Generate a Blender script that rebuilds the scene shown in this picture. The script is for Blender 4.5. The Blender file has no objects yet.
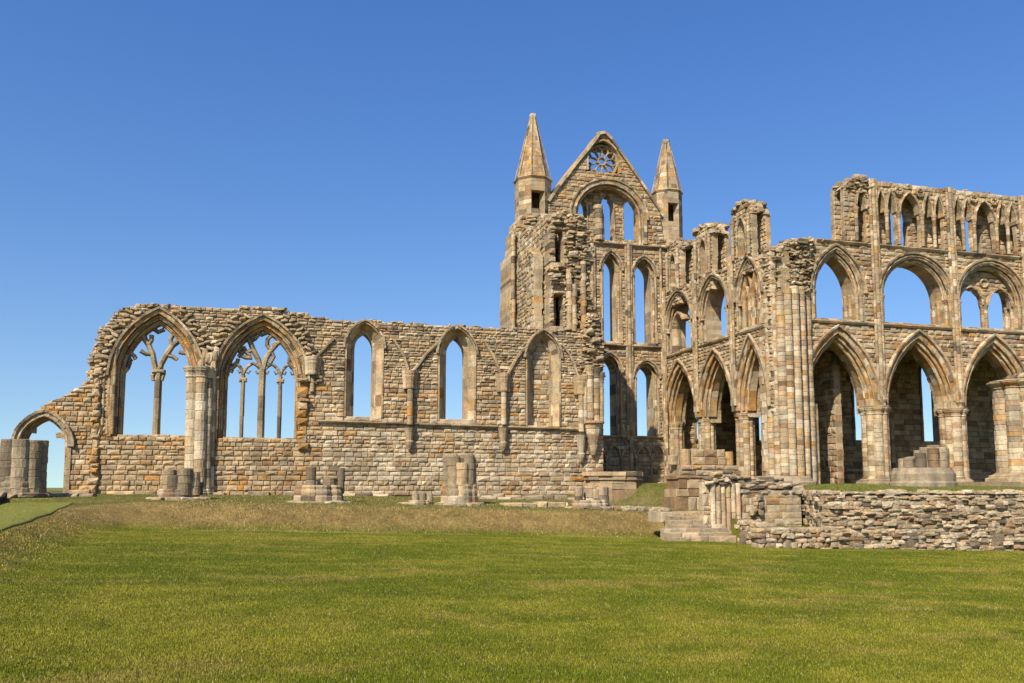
import bpy, math, random
import numpy as np
from mathutils import Vector, noise as mn

C = bpy.context
SC = C.scene
COL = SC.collection
RND = random.Random(7)
PI = math.pi

# ------------------------------------------------------------------ camera
F_PX, W_PX, H_PX = 870.0, 1024, 683
YAW, PITCH, EYE = math.radians(15.85), math.radians(6.0), 0.5
PPY = 487.0 - F_PX * math.tan(PITCH)            # image row of the principal point (lens shift)
cam_d = bpy.data.cameras.new('camera')
cam = bpy.data.objects.new('camera', cam_d)
COL.objects.link(cam)
cam.location = (0, 0, EYE)
cam.rotation_euler = (PI / 2 + PITCH, 0, -YAW)
cam_d.sensor_width = 36
cam_d.lens = 36 * F_PX / W_PX
cam_d.shift_y = (PPY - H_PX / 2) / W_PX
cam_d.clip_start, cam_d.clip_end = 0.1, 9000
SC.camera = cam
_R = cam.rotation_euler.to_matrix()


def ray(px, py):
    return _R @ Vector(((px - 512) / F_PX, -(py - PPY) / F_PX, -1.0))


def onN(px, py, n):                              # survey point on an east-west plane: (east, height)
    r = ray(px, py)
    t = n / r.y
    return (r.x * t, EYE + r.z * t)


def onE(px, py, e):                              # survey point on a north-south plane: (north, height)
    r = ray(px, py)
    t = e / r.x
    return (r.y * t, EYE + r.z * t)


# ------------------------------------------------------------------ small tools
def sm(a, b, x):
    t = np.clip((x - a) / (b - a), 0, 1)
    return t * t * (3 - 2 * t)


def u(a, b):
    return RND.uniform(a, b)


class Frame:
    def __init__(s, o, sd, dd):
        s.o, s.sd, s.dd = Vector(o), Vector(sd), Vector(dd)

    def P(s, a, d, z):
        return s.o + s.sd * a + s.dd * d + Vector((0, 0, z))


class MB:
    """collects shapes, then links them as one mesh"""

    def __init__(s):
        s.v, s.f, s.c = [], [], []

    def add(s, vs, fs, col):
        n = len(s.v)
        s.v += [tuple(p) for p in vs]
        s.f += [tuple(i + n for i in f) for f in fs]
        s.c += [col] * len(vs)

    def build(s, name, mat, parent=None, smooth=False):
        me = bpy.data.meshes.new(name)
        v = np.array(s.v, dtype=float)
        if parent is not None:
            v = v - np.array(world_loc(parent))
        me.from_pydata(v.tolist(), [], s.f)
        at = me.color_attributes.new('tint', 'FLOAT_COLOR', 'POINT')
        cc = np.ones((len(s.v), 4), dtype=np.float32)
        cc[:, :3] = np.array(s.c, dtype=np.float32)
        at.data.foreach_set('color', cc.ravel())
        me.materials.append(mat)
        if smooth:
            me.polygons.foreach_set('use_smooth', [True] * len(me.polygons))
        me.update()
        o = bpy.data.objects.new(name, me)
        COL.objects.link(o)
        if parent is not None:
            o.parent = parent
        return o


def world_loc(o):
    p = Vector((0, 0, 0))
    while o is not None:
        p += Vector(o.location)
        o = o.parent
    return p


def tag(o, label=None, cat=None, group=None, kind=None):
    if label: o['label'] = label
    if cat: o['category'] = cat
    if group: o['group'] = group
    if kind: o['kind'] = kind
    return o


def thing(name, loc, label, cat, group=None):
    o = bpy.data.objects.new(name, None)
    COL.objects.link(o)
    o.location = loc
    o.empty_display_size = 0.3
    return tag(o, label, cat, group)


# ------------------------------------------------------------------ stone colours
BUFF, PALE, GREY = (.43, .305, .165), (.51, .40, .255), (.35, .265, .16)
RUST = (.46, .235, .07)
ORNG, BRWN, DARK, PINK = (.42, .25, .10), (.28, .17, .085), (.18, .135, .085), (.42, .28, .165)


def mkpal(ws, warm=None, var=.2):
    cols = [c for c, w in ws]
    wt = [w for c, w in ws]

    def pal(s, z):
        w = list(wt)
        n = mn.noise((s * .35, z * .5, 3.1))
        if warm:
            k = warm(s, z)
            w = [x * (1 + k * 3) if c in (ORNG, BUFF, BRWN, RUST) else x * max(.12, 1 - k) for x, c in zip(w, cols)]
        w = [x * (1 + .9 * n) if c in (ORNG, BRWN, PINK, RUST) else x * (1 - .5 * n) for x, c in zip(w, cols)]
        c = RND.choices(cols, [max(x, .001) for x in w])[0]
        g = 1 + u(-var, var)
        h = u(-.03, .03)
        return (c[0] * g * (1 + h), c[1] * g, c[2] * g * (1 - 1.5 * h))
    return pal


P_NAVE = mkpal([(BUFF, 5), (PALE, 3), (GREY, 2.2), (ORNG, 1.0), (RUST, .35), (BRWN, .5), (DARK, .25), (PINK, .8)],
               warm=lambda s, z: max(0, min(1, (3.5 - s) / 5)) * .95)
P_TOP = mkpal([(BUFF, 4), (PALE, 2), (GREY, 5), (DARK, 1.2), (BRWN, .6), (PINK, .5)])
P_TRAN = mkpal([(BUFF, 5), (PALE, 3), (GREY, 4), (ORNG, .4), (BRWN, .5), (DARK, .4), (PINK, 1)])
P_GABLE = mkpal([(BUFF, 6), (PALE, 1.5), (GREY, 2), (ORNG, 1.6), (RUST, .7), (BRWN, .8), (DARK, .2), (PINK, 1)])
P_CHOIR = mkpal([(BUFF, 4), (PALE, 4), (GREY, 3), (ORNG, .8), (BRWN, 1.2), (DARK, .3), (PINK, 2.2)])
P_PIER = mkpal([(BUFF, 3), (PALE, 6), (GREY, 1), (ORNG, .9), (BRWN, .9), (PINK, 2.2)])
P_ARCH = mkpal([(BUFF, 4), (PALE, 2), (GREY, .8), (ORNG, 2.6), (RUST, 1.6), (BRWN, 2.2), (PINK, 1.5)], var=.24)
P_STUMP = mkpal([(BUFF, 2), (PALE, 1.6), (GREY, 6), (DARK, 2.0), (BRWN, .8)])
P_BASE = mkpal([(BUFF, 3), (GREY, 1.6), (BRWN, 2.6), (ORNG, 1.0), (PINK, 1)], var=.14)
P_STEP = mkpal([(GREY, 4), (PALE, 3), (BUFF, 1)], var=.14)
P_RUB = mkpal([(BUFF, 4), (PALE, 7), (GREY, 3.5), (BRWN, .8), (DARK, .5), (PINK, 1.4)])
P_AISLE = mkpal([(BUFF, 3), (GREY, 3), (BRWN, 2), (DARK, .6), (PINK, 1)])


def stone_mat(name, scale=1.0, bump=.5, stain=.55, lichen=(.10, .09, .07)):
    m = bpy.data.materials.new(name)
    m.use_nodes = True
    nt = m.node_tree
    N, L = nt.nodes, nt.links
    b = N['Principled BSDF']
    b.inputs['Roughness'].default_value = .93
    b.inputs['Specular IOR Level'].default_value = .12
    geo = N.new('ShaderNodeNewGeometry')
    at = N.new('ShaderNodeAttribute'); at.attribute_name = 'tint'

    def tex(sc, det, rough=.6):
        t = N.new('ShaderNodeTexNoise')
        t.inputs['Scale'].default_value = sc * scale
        t.inputs['Detail'].default_value = det
        t.inputs['Roughness'].default_value = rough
        L.new(geo.outputs['Position'], t.inputs['Vector'])
        return t

    def rng(src, a, b_, c, d):
        r = N.new('ShaderNodeMapRange')
        r.inputs[1].default_value, r.inputs[2].default_value = a, b_
        r.inputs[3].default_value, r.inputs[4].default_value = c, d
        L.new(src, r.inputs[0])
        return r.outputs[0]
    n1, n2, n3 = tex(2.2, 5), tex(14, 6, .7), tex(.55, 4)
    v1 = rng(n1.outputs[0], .28, .72, .66, 1.28)
    v2 = rng(n2.outputs[0], .28, .72, .58, 1.36)
    mul = N.new('ShaderNodeMath'); mul.operation = 'MULTIPLY'
    L.new(v1, mul.inputs[0]); L.new(v2, mul.inputs[1])
    vm = N.new('ShaderNodeVectorMath'); vm.operation = 'SCALE'
    L.new(at.outputs['Color'], vm.inputs[0]); L.new(mul.outputs[0], vm.inputs['Scale'])
    # weather stains with a shape of their own
    mix = N.new('ShaderNodeMix'); mix.data_type = 'RGBA'
    mu = N.new('ShaderNodeMath'); mu.operation = 'MULTIPLY'
    L.new(rng(n3.outputs[0], .50, .70, 0, 1), mu.inputs[0])
    L.new(rng(n2.outputs[0], .42, .66, 0, stain), mu.inputs[1])
    L.new(mu.outputs[0], mix.inputs[0])
    L.new(vm.outputs[0], mix.inputs[6])
    mix.inputs[7].default_value = (*lichen, 1)
    L.new(mix.outputs[2], b.inputs['Base Color'])
    bp = N.new('ShaderNodeBump')
    bp.inputs['Strength'].default_value = bump
    bp.inputs['Distance'].default_value = .12
    mp = N.new('ShaderNodeMapping')
    mp.inputs['Scale'].default_value = (1.9, 1.9, .28)
    L.new(geo.outputs['Position'], mp.inputs['Vector'])
    n5 = N.new('ShaderNodeTexNoise')
    n5.inputs['Scale'].default_value, n5.inputs['Detail'].default_value = 1.0, 5
    L.new(mp.outputs[0], n5.inputs['Vector'])
    mx2 = N.new('ShaderNodeMix'); mx2.data_type = 'RGBA'
    m2 = N.new('ShaderNodeMath'); m2.operation = 'MULTIPLY'
    L.new(rng(n5.outputs[0], .50, .68, 0, 1), m2.inputs[0])
    L.new(rng(n2.outputs[0], .30, .62, .1, stain * .85), m2.inputs[1])
    L.new(m2.outputs[0], mx2.inputs[0])
    L.new(mix.outputs[2], mx2.inputs[6])
    mx2.inputs[7].default_value = (*lichen, 1)
    L.new(mx2.outputs[2], b.inputs['Base Color'])
    ad = N.new('ShaderNodeMath'); ad.operation = 'ADD'
    L.new(n1.outputs[0], ad.inputs[0]); L.new(n2.outputs[0], ad.inputs[1])
    L.new(ad.outputs[0], bp.inputs['Height'])
    L.new(bp.outputs[0], b.inputs['Normal'])
    return m


M_WALL = stone_mat('weathered_sandstone', 1, .6)
M_PIER = stone_mat('pier_sandstone', 1.2, .45, .4)
M_STUMP = stone_mat('lichened_sandstone', 1.3, .6, .75)
M_RUB = stone_mat('rubble_stone', 1.6, .6, .35)
M_BASE = stone_mat('iron_stained_sandstone', 1.3, .6, .5)


# ------------------------------------------------------------------ masonry generators
def jag(poly, step=.35, amp=.12, closed_from=None):
    """roughen every edge of a polyline of (s, z)"""
    out = []
    for (a, b) in zip(poly[:-1], poly[1:]):
        n = max(1, int(math.hypot(b[0] - a[0], b[1] - a[1]) / step))
        for i in range(n):
            t = i / n
            j = amp if i else amp * .4
            out.append((a[0] + (b[0] - a[0]) * t + u(-j, j), a[1] + (b[1] - a[1]) * t + u(-j, j)))
    out.append(poly[-1])
    return out


def scan(edges, z):
    xs = []
    for (a, b) in edges:
        if (a[1] <= z) != (b[1] <= z):
            xs.append(a[0] + (z - a[1]) / (b[1] - a[1]) * (b[0] - a[0]))
    xs.sort()
    return [(xs[i], xs[i + 1]) for i in range(0, len(xs) - 1, 2)]


def stone(mb, fr, q, d0, d1, ch, col):
    cs = sum(p[0] for p in q) / 4
    cz = sum(p[1] for p in q) / 4
    k = []
    for p in q:
        ds, dz = cs - p[0], cz - p[1]
        k.append((p[0] + math.copysign(min(ch, abs(ds) * .5), ds), p[1] + math.copysign(min(ch, abs(dz) * .5), dz)))
    jt = [u(0, ch * 1.1) for _ in range(4)]
    vs = [fr.P(p[0], d0 + j, p[1]) for p, j in zip(k, jt)] + [fr.P(p[0], d0 + ch * 1.9, p[1]) for p in q] \
        + [fr.P(p[0], d1 - ch, p[1]) for p in q] + [fr.P(p[0], d1, p[1]) for p in k]
    f = u(.35, .65)
    vs.append(fr.P(k[0][0] * (1 - f) + k[2][0] * f, d0 + u(-ch, ch * .5), k[0][1] * .5 + k[2][1] * .5))
    fs = [(0, 1, 16), (1, 2, 16), (2, 3, 16), (3, 0, 16), (15, 14, 13, 12)]
    for a in (0, 4, 8):
        for i in range(4):
            j = (i + 1) % 4
            fs.append((a + j, a + i, a + i + 4, a + j + 4))
    mb.add(vs, fs, col)


def masonry(mb, fr, outline, holes, d0, d1, pal, h=(.18, .28), L=(.26, .66), jit=.07, ch=.034, drop=0, zmin=None):
    edges = []
    for pl in [outline] + holes:
        edges += list(zip(pl, pl[1:] + pl[:1]))
    z = min(p[1] for p in outline) if zmin is None else zmin
    ztop = max(p[1] for p in outline)
    while z < ztop:
        hh = u(*(h(z) if callable(h) else h))
        zt = z + hh
        I, B, T = scan(edges, z + hh / 2), scan(edges, z + .002), scan(edges, zt - .002)
        ok = len(I) == len(B) == len(T)
        for i, (a, b) in enumerate(I):
            if ok and max(abs(B[i][0] - T[i][0]), abs(B[i][1] - T[i][1])) < 2.2 * hh:
                ab, at, bb, bt = B[i][0], T[i][0], B[i][1], T[i][1]
            else:
                ab = at = a
                bb = bt = b
            if max(bb, bt) - min(ab, at) < .05:
                continue
            lo, hi = max(ab, at), min(bb, bt)
            cuts = []
            x = lo + u(.12, L[1] * .7)
            lk = u(.8, 1.25) * min(1, .35 + hh * 2.4)
            while x < hi - .16:
                cuts.append(x)
                x += u(*L) * lk
            xs = [(ab, at)] + [(c, c) for c in cuts] + [(bb, bt)]
            for k in range(len(xs) - 1):
                l, r = xs[k], xs[k + 1]
                if drop and u(0, 1) < drop:
                    continue
                q = [(l[0], z), (r[0], z), (r[1], zt), (l[1], zt)]
                if u(0, 1) < .12 and hh > .26 and r[0] - l[0] > .3:       # two thin stones in one course
                    zm = z + hh * u(.4, .6)
                    t = (zm - z) / hh
                    ml, mr = l[0] + (l[1] - l[0]) * t, r[0] + (r[1] - r[0]) * t
                    for qq in ([(l[0], z), (r[0], z), (mr, zm), (ml, zm)], [(ml, zm), (mr, zm), (r[1], zt), (l[1], zt)]):
                        stone(mb, fr, qq, d0 + u(0, jit), d1 - u(0, jit), ch, pal(l[0], z))
                else:
                    stone(mb, fr, q, d0 + u(0, jit), d1 - u(0, jit), ch, pal(l[0], z))
        z = zt


class Arch:
    def __init__(s, sl, sr, zs, zp, za):
        s.sl, s.sr, s.zs, s.zp, s.za = sl, sr, zs, zp, za
        s.w, s.h, s.mid = (sr - sl) / 2, za - zp, (sl + sr) / 2
        s.R = (s.w ** 2 + s.h ** 2) / (2 * s.w) if s.h >= s.w else None

    def half(s, o, n):
        """left half of the curve, springing to apex"""
        if s.R:
            cx, r = s.sl + s.R, s.R + o
            ph = math.acos(max(-1, min(1, (s.mid - cx) / r)))
            return [(cx + r * math.cos(PI - (PI - ph) * i / n), s.zp + r * math.sin(PI - (PI - ph) * i / n)) for i in range(n + 1)]
        return [(s.mid - (s.w + o) * math.cos(PI / 2 * i / n), s.zp + (s.h + o) * math.sin(PI / 2 * i / n)) for i in range(n + 1)]

    def pts(s, o=0, n=9, jamb=6, zs=None):
        zs = s.zs if zs is None else zs
        hl = s.half(o, n)
        hr = [(2 * s.mid - x, z) for x, z in reversed(hl)][1:]
        jl = [(s.sl - o, zs + (s.zp - zs) * i / jamb) for i in range(jamb)] if jamb else []
        jr = [(s.sr + o, s.zp + (zs - s.zp) * (i + 1) / jamb) for i in range(jamb)] if jamb else []
        return jl + hl + hr + jr

    def poly(s, o=0, zs=None):
        return s.pts(o, 12, 1, zs)


def ring(mb, fr, a, oi, oo, d0, d1, pal, oi2=None, n=9, jamb=6, jit=.018, zs=None, skip=None):
    """voussoirs (and jamb stones) round an arch; oi2 = inner offset at the back face (a splay)"""
    oi2 = oi if oi2 is None else oi2
    A, B, O = a.pts(oi, n, jamb, zs), a.pts(oi2, n, jamb, zs), a.pts(oo, n, jamb, zs)
    for i in range(len(A) - 1):
        if skip and skip(i, len(A) - 1):
            continue
        j = i + 1
        dd = d0 + u(-jit, jit)
        g = u(-jit, jit) * .5
        vs = [fr.P(A[i][0], dd, A[i][1]), fr.P(A[j][0], dd, A[j][1]), fr.P(O[j][0], dd + g, O[j][1]), fr.P(O[i][0], dd + g, O[i][1]),
              fr.P(B[i][0], d1, B[i][1]), fr.P(B[j][0], d1, B[j][1]), fr.P(O[j][0], d1, O[j][1]), fr.P(O[i][0], d1, O[i][1])]
        mb.add(vs, [(0, 1, 2, 3), (7, 6, 5, 4), (1, 0, 4, 5), (2, 1, 5, 6), (3, 2, 6, 7), (0, 3, 7, 4)], pal(A[i][0], A[i][1]))


def sweep(mb, fr, pts, prof, pal, closed=False, d=0, wear=.012):
    """sweep a closed profile of (normal offset, depth) along a polyline in the wall plane"""
    n = len(pts)
    nr = []
    for i in range(n):
        a = pts[(i - 1) % n] if (closed or i) else pts[i]
        b = pts[(i + 1) % n] if (closed or i < n - 1) else pts[i]
        t = Vector((b[0] - a[0], b[1] - a[1]))
        t = t.normalized() if t.length > 1e-6 else Vector((1, 0))
        nr.append((-t.y, t.x))
    m = len(prof)
    for i in range(n if closed else n - 1):
        j = (i + 1) % n
        vs = []
        for k in (i, j):
            for (o, dp) in prof:
                vs.append(fr.P(pts[k][0] + nr[k][0] * o + u(-wear, wear), d + dp + u(-wear, wear), pts[k][1] + nr[k][1] * o + u(-wear, wear)))
        fs = [(q, (q + 1) % m, m + (q + 1) % m, m + q) for q in range(m)]
        fs += [tuple(range(m - 1, -1, -1)), tuple(range(m, 2 * m))]
        mb.add(vs, fs, pal(pts[i][0], pts[i][1]))


def rnd_prof(r, n=7, d=0):
    return [(r * math.cos(2 * PI * i / n), d + r * math.sin(2 * PI * i / n)) for i in range(n)]


def bar_prof(w, t):
    return [(-w / 2, -t * .12), (-w * .2, -t / 2), (w * .2, -t / 2), (w / 2, -t * .12), (w / 2, t * .12), (w * .2, t / 2), (-w * .2, t / 2), (-w / 2, t * .12)]


def roll(mb, fr, a, o, d, r, pal, n=9, jamb=6, zs=None):
    sweep(mb, fr, a.pts(o, n, jamb, zs), rnd_prof(r), pal, d=d)


def lathe(mb, x, y, prof, col, n=12, pal=None, rot=0):
    """prof = [(radius, z)...]"""
    vs, fs = [], []
    for (r, z) in prof:
        for i in range(n):
            a = 2 * PI * i / n + rot
            vs.append((x + r * math.cos(a), y + r * math.sin(a), z))
    for k in range(len(prof) - 1):
        for i in range(n):
            j = (i + 1) % n
            fs.append((k * n + i, k * n + j, (k + 1) * n + j, (k + 1) * n + i))
    fs.append(tuple(range(n - 1, -1, -1)))
    fs.append(tuple((len(prof) - 1) * n + i for i in range(n)))
    mb.add(vs, fs, col)


def shaft(mb, x, y, r, z0, z1, pal, h=(.3, .48), n=11, lean=(0, 0), taper=0, wear=.012):
    z = z0
    H = max(z1 - z0, .01)
    while z < z1 - .02:
        zt = min(z1, z + u(*h))
        if z1 - zt < .12:
            zt = z1
        rr = r * (1 - taper * (z - z0) / H) * (1 + u(-wear, wear))
        px, py = x + lean[0] * (z - z0) / H + u(-wear, wear) * .6, y + lean[1] * (z - z0) / H
        g = min(.02, (zt - z) * .2)
        lathe(mb, px, py, [(rr - .022, z), (rr, z + g), (rr, zt - g), (rr - .022, zt)], pal(x * 3.7 + y, z), n, rot=u(0, 1))
        z = zt


def capital(mb, x, y, r, z0, z1, pal, n=12):
    h = z1 - z0
    lathe(mb, x, y, [(r, z0), (r * 1.12, z0 + h * .08), (r * 1.04, z0 + h * .2), (r * 1.15, z0 + h * .45), (r * 1.42, z0 + h * .68),
                     (r * 1.36, z0 + h * .74), (r * 1.5, z0 + h * .84), (r * 1.5, z1)], pal(x, z0), n)


def base(mb, x, y, r, z0, z1, pal, n=12):
    h = z1 - z0
    lathe(mb, x, y, [(r * 1.75, z0), (r * 1.75, z0 + h * .35), (r * 1.5, z0 + h * .45), (r * 1.55, z0 + h * .6), (r * 1.25, z0 + h * .72),
                     (r * 1.3, z0 + h * .86), (r, z1)], pal(x, z0), n)


_t = (1 + 5 ** .5) / 2
_ico = [Vector(p).normalized() for p in [(-1, _t, 0), (1, _t, 0), (-1, -_t, 0), (1, -_t, 0), (0, -1, _t), (0, 1, _t), (0, -1, -_t), (0, 1, -_t),
                                          (_t, 0, -1), (_t, 0, 1), (-_t, 0, -1), (-_t, 0, 1)]]
_icf = [(0, 11, 5), (0, 5, 1), (0, 1, 7), (0, 7, 10), (0, 10, 11), (1, 5, 9), (5, 11, 4), (11, 10, 2), (10, 7, 6), (7, 1, 8),
        (3, 9, 4), (3, 4, 2), (3, 2, 6), (3, 6, 8), (3, 8, 9), (4, 9, 5), (2, 4, 11), (6, 2, 10), (8, 6, 7), (9, 8, 1)]


def _subdiv():
    vs, fs, mid = list(_ico), [], {}

    def m(a, b):
        k = (min(a, b), max(a, b))
        if k not in mid:
            mid[k] = len(vs)
            vs.append(((vs[a] + vs[b]) / 2).normalized())
        return mid[k]
    for a, b, c in _icf:
        ab, bc, ca = m(a, b), m(b, c), m(c, a)
        fs += [(a, ab, ca), (b, bc, ab), (c, ca, bc), (ab, bc, ca)]
    return vs, fs


RV, RF = _subdiv()


def rock(mb, c, sz, col, box=.55, rz=None, tilt=.25, jit=.14):
    """one irregular stone: half extents sz"""
    rz = u(0, PI) if rz is None else rz
    tx, ty = u(-tilt, tilt), u(-tilt, tilt)
    ca, sa = math.cos(rz), math.sin(rz)
    out = []
    for p in RV:
        q = [math.copysign(abs(k) ** box, k) * e * (1 + u(-jit, jit)) for k, e in zip(p, sz)]
        q[2] += q[0] * tx + q[1] * ty
        out.append((c[0] + q[0] * ca - q[1] * sa, c[1] + q[0] * sa + q[1] * ca, c[2] + q[2]))
    mb.add(out, RF, col)


def topping(mb, fr, prof, d0, d1, pal, step=.28, size=(.09, .2), lift=.02):
    """loose core-work along a broken wall head; prof = list of (s, z)"""
    for a, b in zip(prof[:-1], prof[1:]):
        ln = math.hypot(b[0] - a[0], b[1] - a[1])
        n = max(1, int(ln / step * 2))
        for i in range(n):
            t = (i + u(0, 1)) / n
            k = u(*size)
            p = fr.P(a[0] + (b[0] - a[0]) * t, u(d0 + .1, d1 - .1), a[1] + (b[1] - a[1]) * t + lift - u(0, .14))
            rock(mb, p, (k * u(1, 1.8), k * u(.9, 1.4), k * u(.4, .75)), pal(p.x, p.z), box=.36, jit=.2, tilt=.12)


def face_rubble(mb, fr, poly, d, pal, size=(.08, .17), dens=9, zsq=.5):
    size = (size[0] * .8, size[1] * .75)
    """rough core-work showing on a broken face"""
    e = list(zip(poly, poly[1:] + poly[:1]))
    zs = [p[1] for p in poly]
    z = min(zs)
    while z < max(zs):
        for (a, b) in scan(e, z):
            s = a + u(0, .15)
            while s < b:
                k = u(*size)
                p = fr.P(s, d + u(-.12, .16), z + u(-.05, .05))
                rock(mb, p, (k * u(.9, 1.7), k * u(.9, 1.3), k * zsq * u(.7, 1.2)), pal(s, z), box=.34, rz=u(-.5, .5), jit=.2, tilt=.12)
                s += k * 2.0
        z += size[1] * .95


def box(mb, x0, x1, y0, y1, z0, z1, col, ch=.02, j=0):
    q = [(x0 + u(-j, j), z0), (x1 + u(-j, j), z0), (x1 + u(-j, j), z1 + u(-j, j)), (x0 + u(-j, j), z1 + u(-j, j))]
    stone(mb, Frame((0, 0, 0), (1, 0, 0), (0, 1, 0)), q, y0 + u(-j, j), y1, ch, col)


def string(mb, fr, s0, s1, z, h, proud, pal, seg=.8, z1=None):
    """a moulded string course from s0 to s1"""
    n = max(1, int(abs(s1 - s0) / seg))
    for i in range(n):
        a, b = s0 + (s1 - s0) * i / n, s0 + (s1 - s0) * (i + 1) / n
        za = z if z1 is None else z + (z1 - z) * i / n
        g = u(-.008, .008)
        vs = []
        for s in (a + .006, b - .006):
            for (dd, zz) in ((.03, 0), (-proud * .3, .1 * h), (-proud + g, .55 * h), (-proud + g, .8 * h), (.03, h)):
                vs.append(fr.P(s, dd, za + zz))
        fs = [(q, q + 1, q + 6, q + 5) for q in range(4)] + [(4, 0, 5, 9), (4, 3, 2, 1, 0), (5, 6, 7, 8, 9)]
        mb.add(vs, fs, pal(a, za))


# ------------------------------------------------------------------ terrain
LAWN = [(-3.4, -8), (-3.5, 12), (-4.5, 24), (-5.0, 31.0), (-4.2, 33.0), (16.8, 33.0), (17.9, 32.4), (17.9, 29.6), (17.4, 27.8), (60, 27.8), (60, -8)]


def seg_dist(E, N, poly):
    d = np.full(E.shape, 1e9)
    ins = np.zeros(E.shape, bool)
    for (a, b) in zip(poly, poly[1:] + poly[:1]):
        ax, ay = a
        bx, by = b
        L2 = (bx - ax) ** 2 + (by - ay) ** 2
        t = np.clip(((E - ax) * (bx - ax) + (N - ay) * (by - ay)) / L2, 0, 1)
        d = np.minimum(d, np.hypot(E - ax - t * (bx - ax), N - ay - t * (by - ay)))
        c = ((ay <= N) != (by <= N))
        with np.errstate(divide='ignore', invalid='ignore'):
            x = ax + (N - ay) / (by - ay + 1e-12) * (bx - ax)
        ins ^= c & (E < x)
    return np.where(ins, -d, d)


_rg = np.random.RandomState(3)
_lat = _rg.rand(256, 256)


def vnoise(x, y):
    xi, yi = np.floor(x).astype(int), np.floor(y).astype(int)
    fx, fy = x - xi, y - yi
    fx, fy = fx * fx * (3 - 2 * fx), fy * fy * (3 - 2 * fy)
    g = lambda a, b: _lat[a & 255, b & 255]
    return (g(xi, yi) * (1 - fx) + g(xi + 1, yi) * fx) * (1 - fy) + (g(xi, yi + 1) * (1 - fx) + g(xi + 1, yi + 1) * fx) * fy


def fbm(x, y, o=4):
    s, a, t = 0, 1, 0
    for i in range(o):
        s = s + a * vnoise(x * 2 ** i + 17.3 * i, y * 2 ** i + 5.1 * i)
        t += a
        a *= .55
    return s / t


def terrain(E, N):
    E, N = np.asarray(E, float), np.asarray(N, float)
    zl = -1.08 - .031 * np.clip(E, -8, 28)
    Ec = np.clip(E, -14, 17)
    z44 = .17 - .2 * (Ec + 7) / 24
    z38 = -.03 - .4 * (np.clip(Ec, -6, 17) + 3.4) / 18
    zn = z38 + (z44 - z38) * np.clip((N - 38) / 6, -.4, 1.0)
    left = np.maximum(-.1 - .031 * (38 - np.minimum(N, 38)), -1.1)
    wl = sm(-4.0, -6.5, E)
    zn = np.where(N < 38, zn * (1 - wl) + left * wl, zn)
    zp = np.minimum(.28 + .024 * (N - 27), .62)
    e0 = 21.4 - 4.0 * sm(38.5, 42, N) - .9 * sm(43, 46.5, N)
    wp = sm(e0 - 2.2, e0 + .9, E)
    zu = zn * (1 - wp) + zp * wp
    d = seg_dist(E, N, LAWN)
    wide = 2.7 - .6 * sm(-3, -5, E) - 2.6 * sm(16.6, 17.4, E)
    k = sm(0, 1, d / wide)
    z = zl * (1 - k) + zu * k
    el = 20.0 + (N - 27.4) * .4
    ledge = np.clip((el + .2 - E) / .2, 0, 1) * np.clip((E - 17.3 - .65 * sm(28.3, 29.6, N)) / .25, 0, 1) * sm(27.6, 27.8, N) * sm(31.7, 31.5, N)
    z = z * (1 - ledge) + (-1.10) * ledge
    z = z + (fbm(E * .5, N * .5, 3) - .5) * .10 * np.where(d > 0, 1.0, .5)
    far = sm(62, 400, np.hypot(E, N))
    return z * (1 - far) - 4.0 * far, d, k


def tz(e, n):
    return float(terrain(np.array([e]), np.array([n]))[0][0])


PATH = [(-6.25, -4), (-6.25, 12), (-6.15, 20), (-6.05, 27), (-7.15, 37.2), (-9.75, 38.6), (-9.0, 33), (-8.6, 12), (-8.6, -4)]


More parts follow.
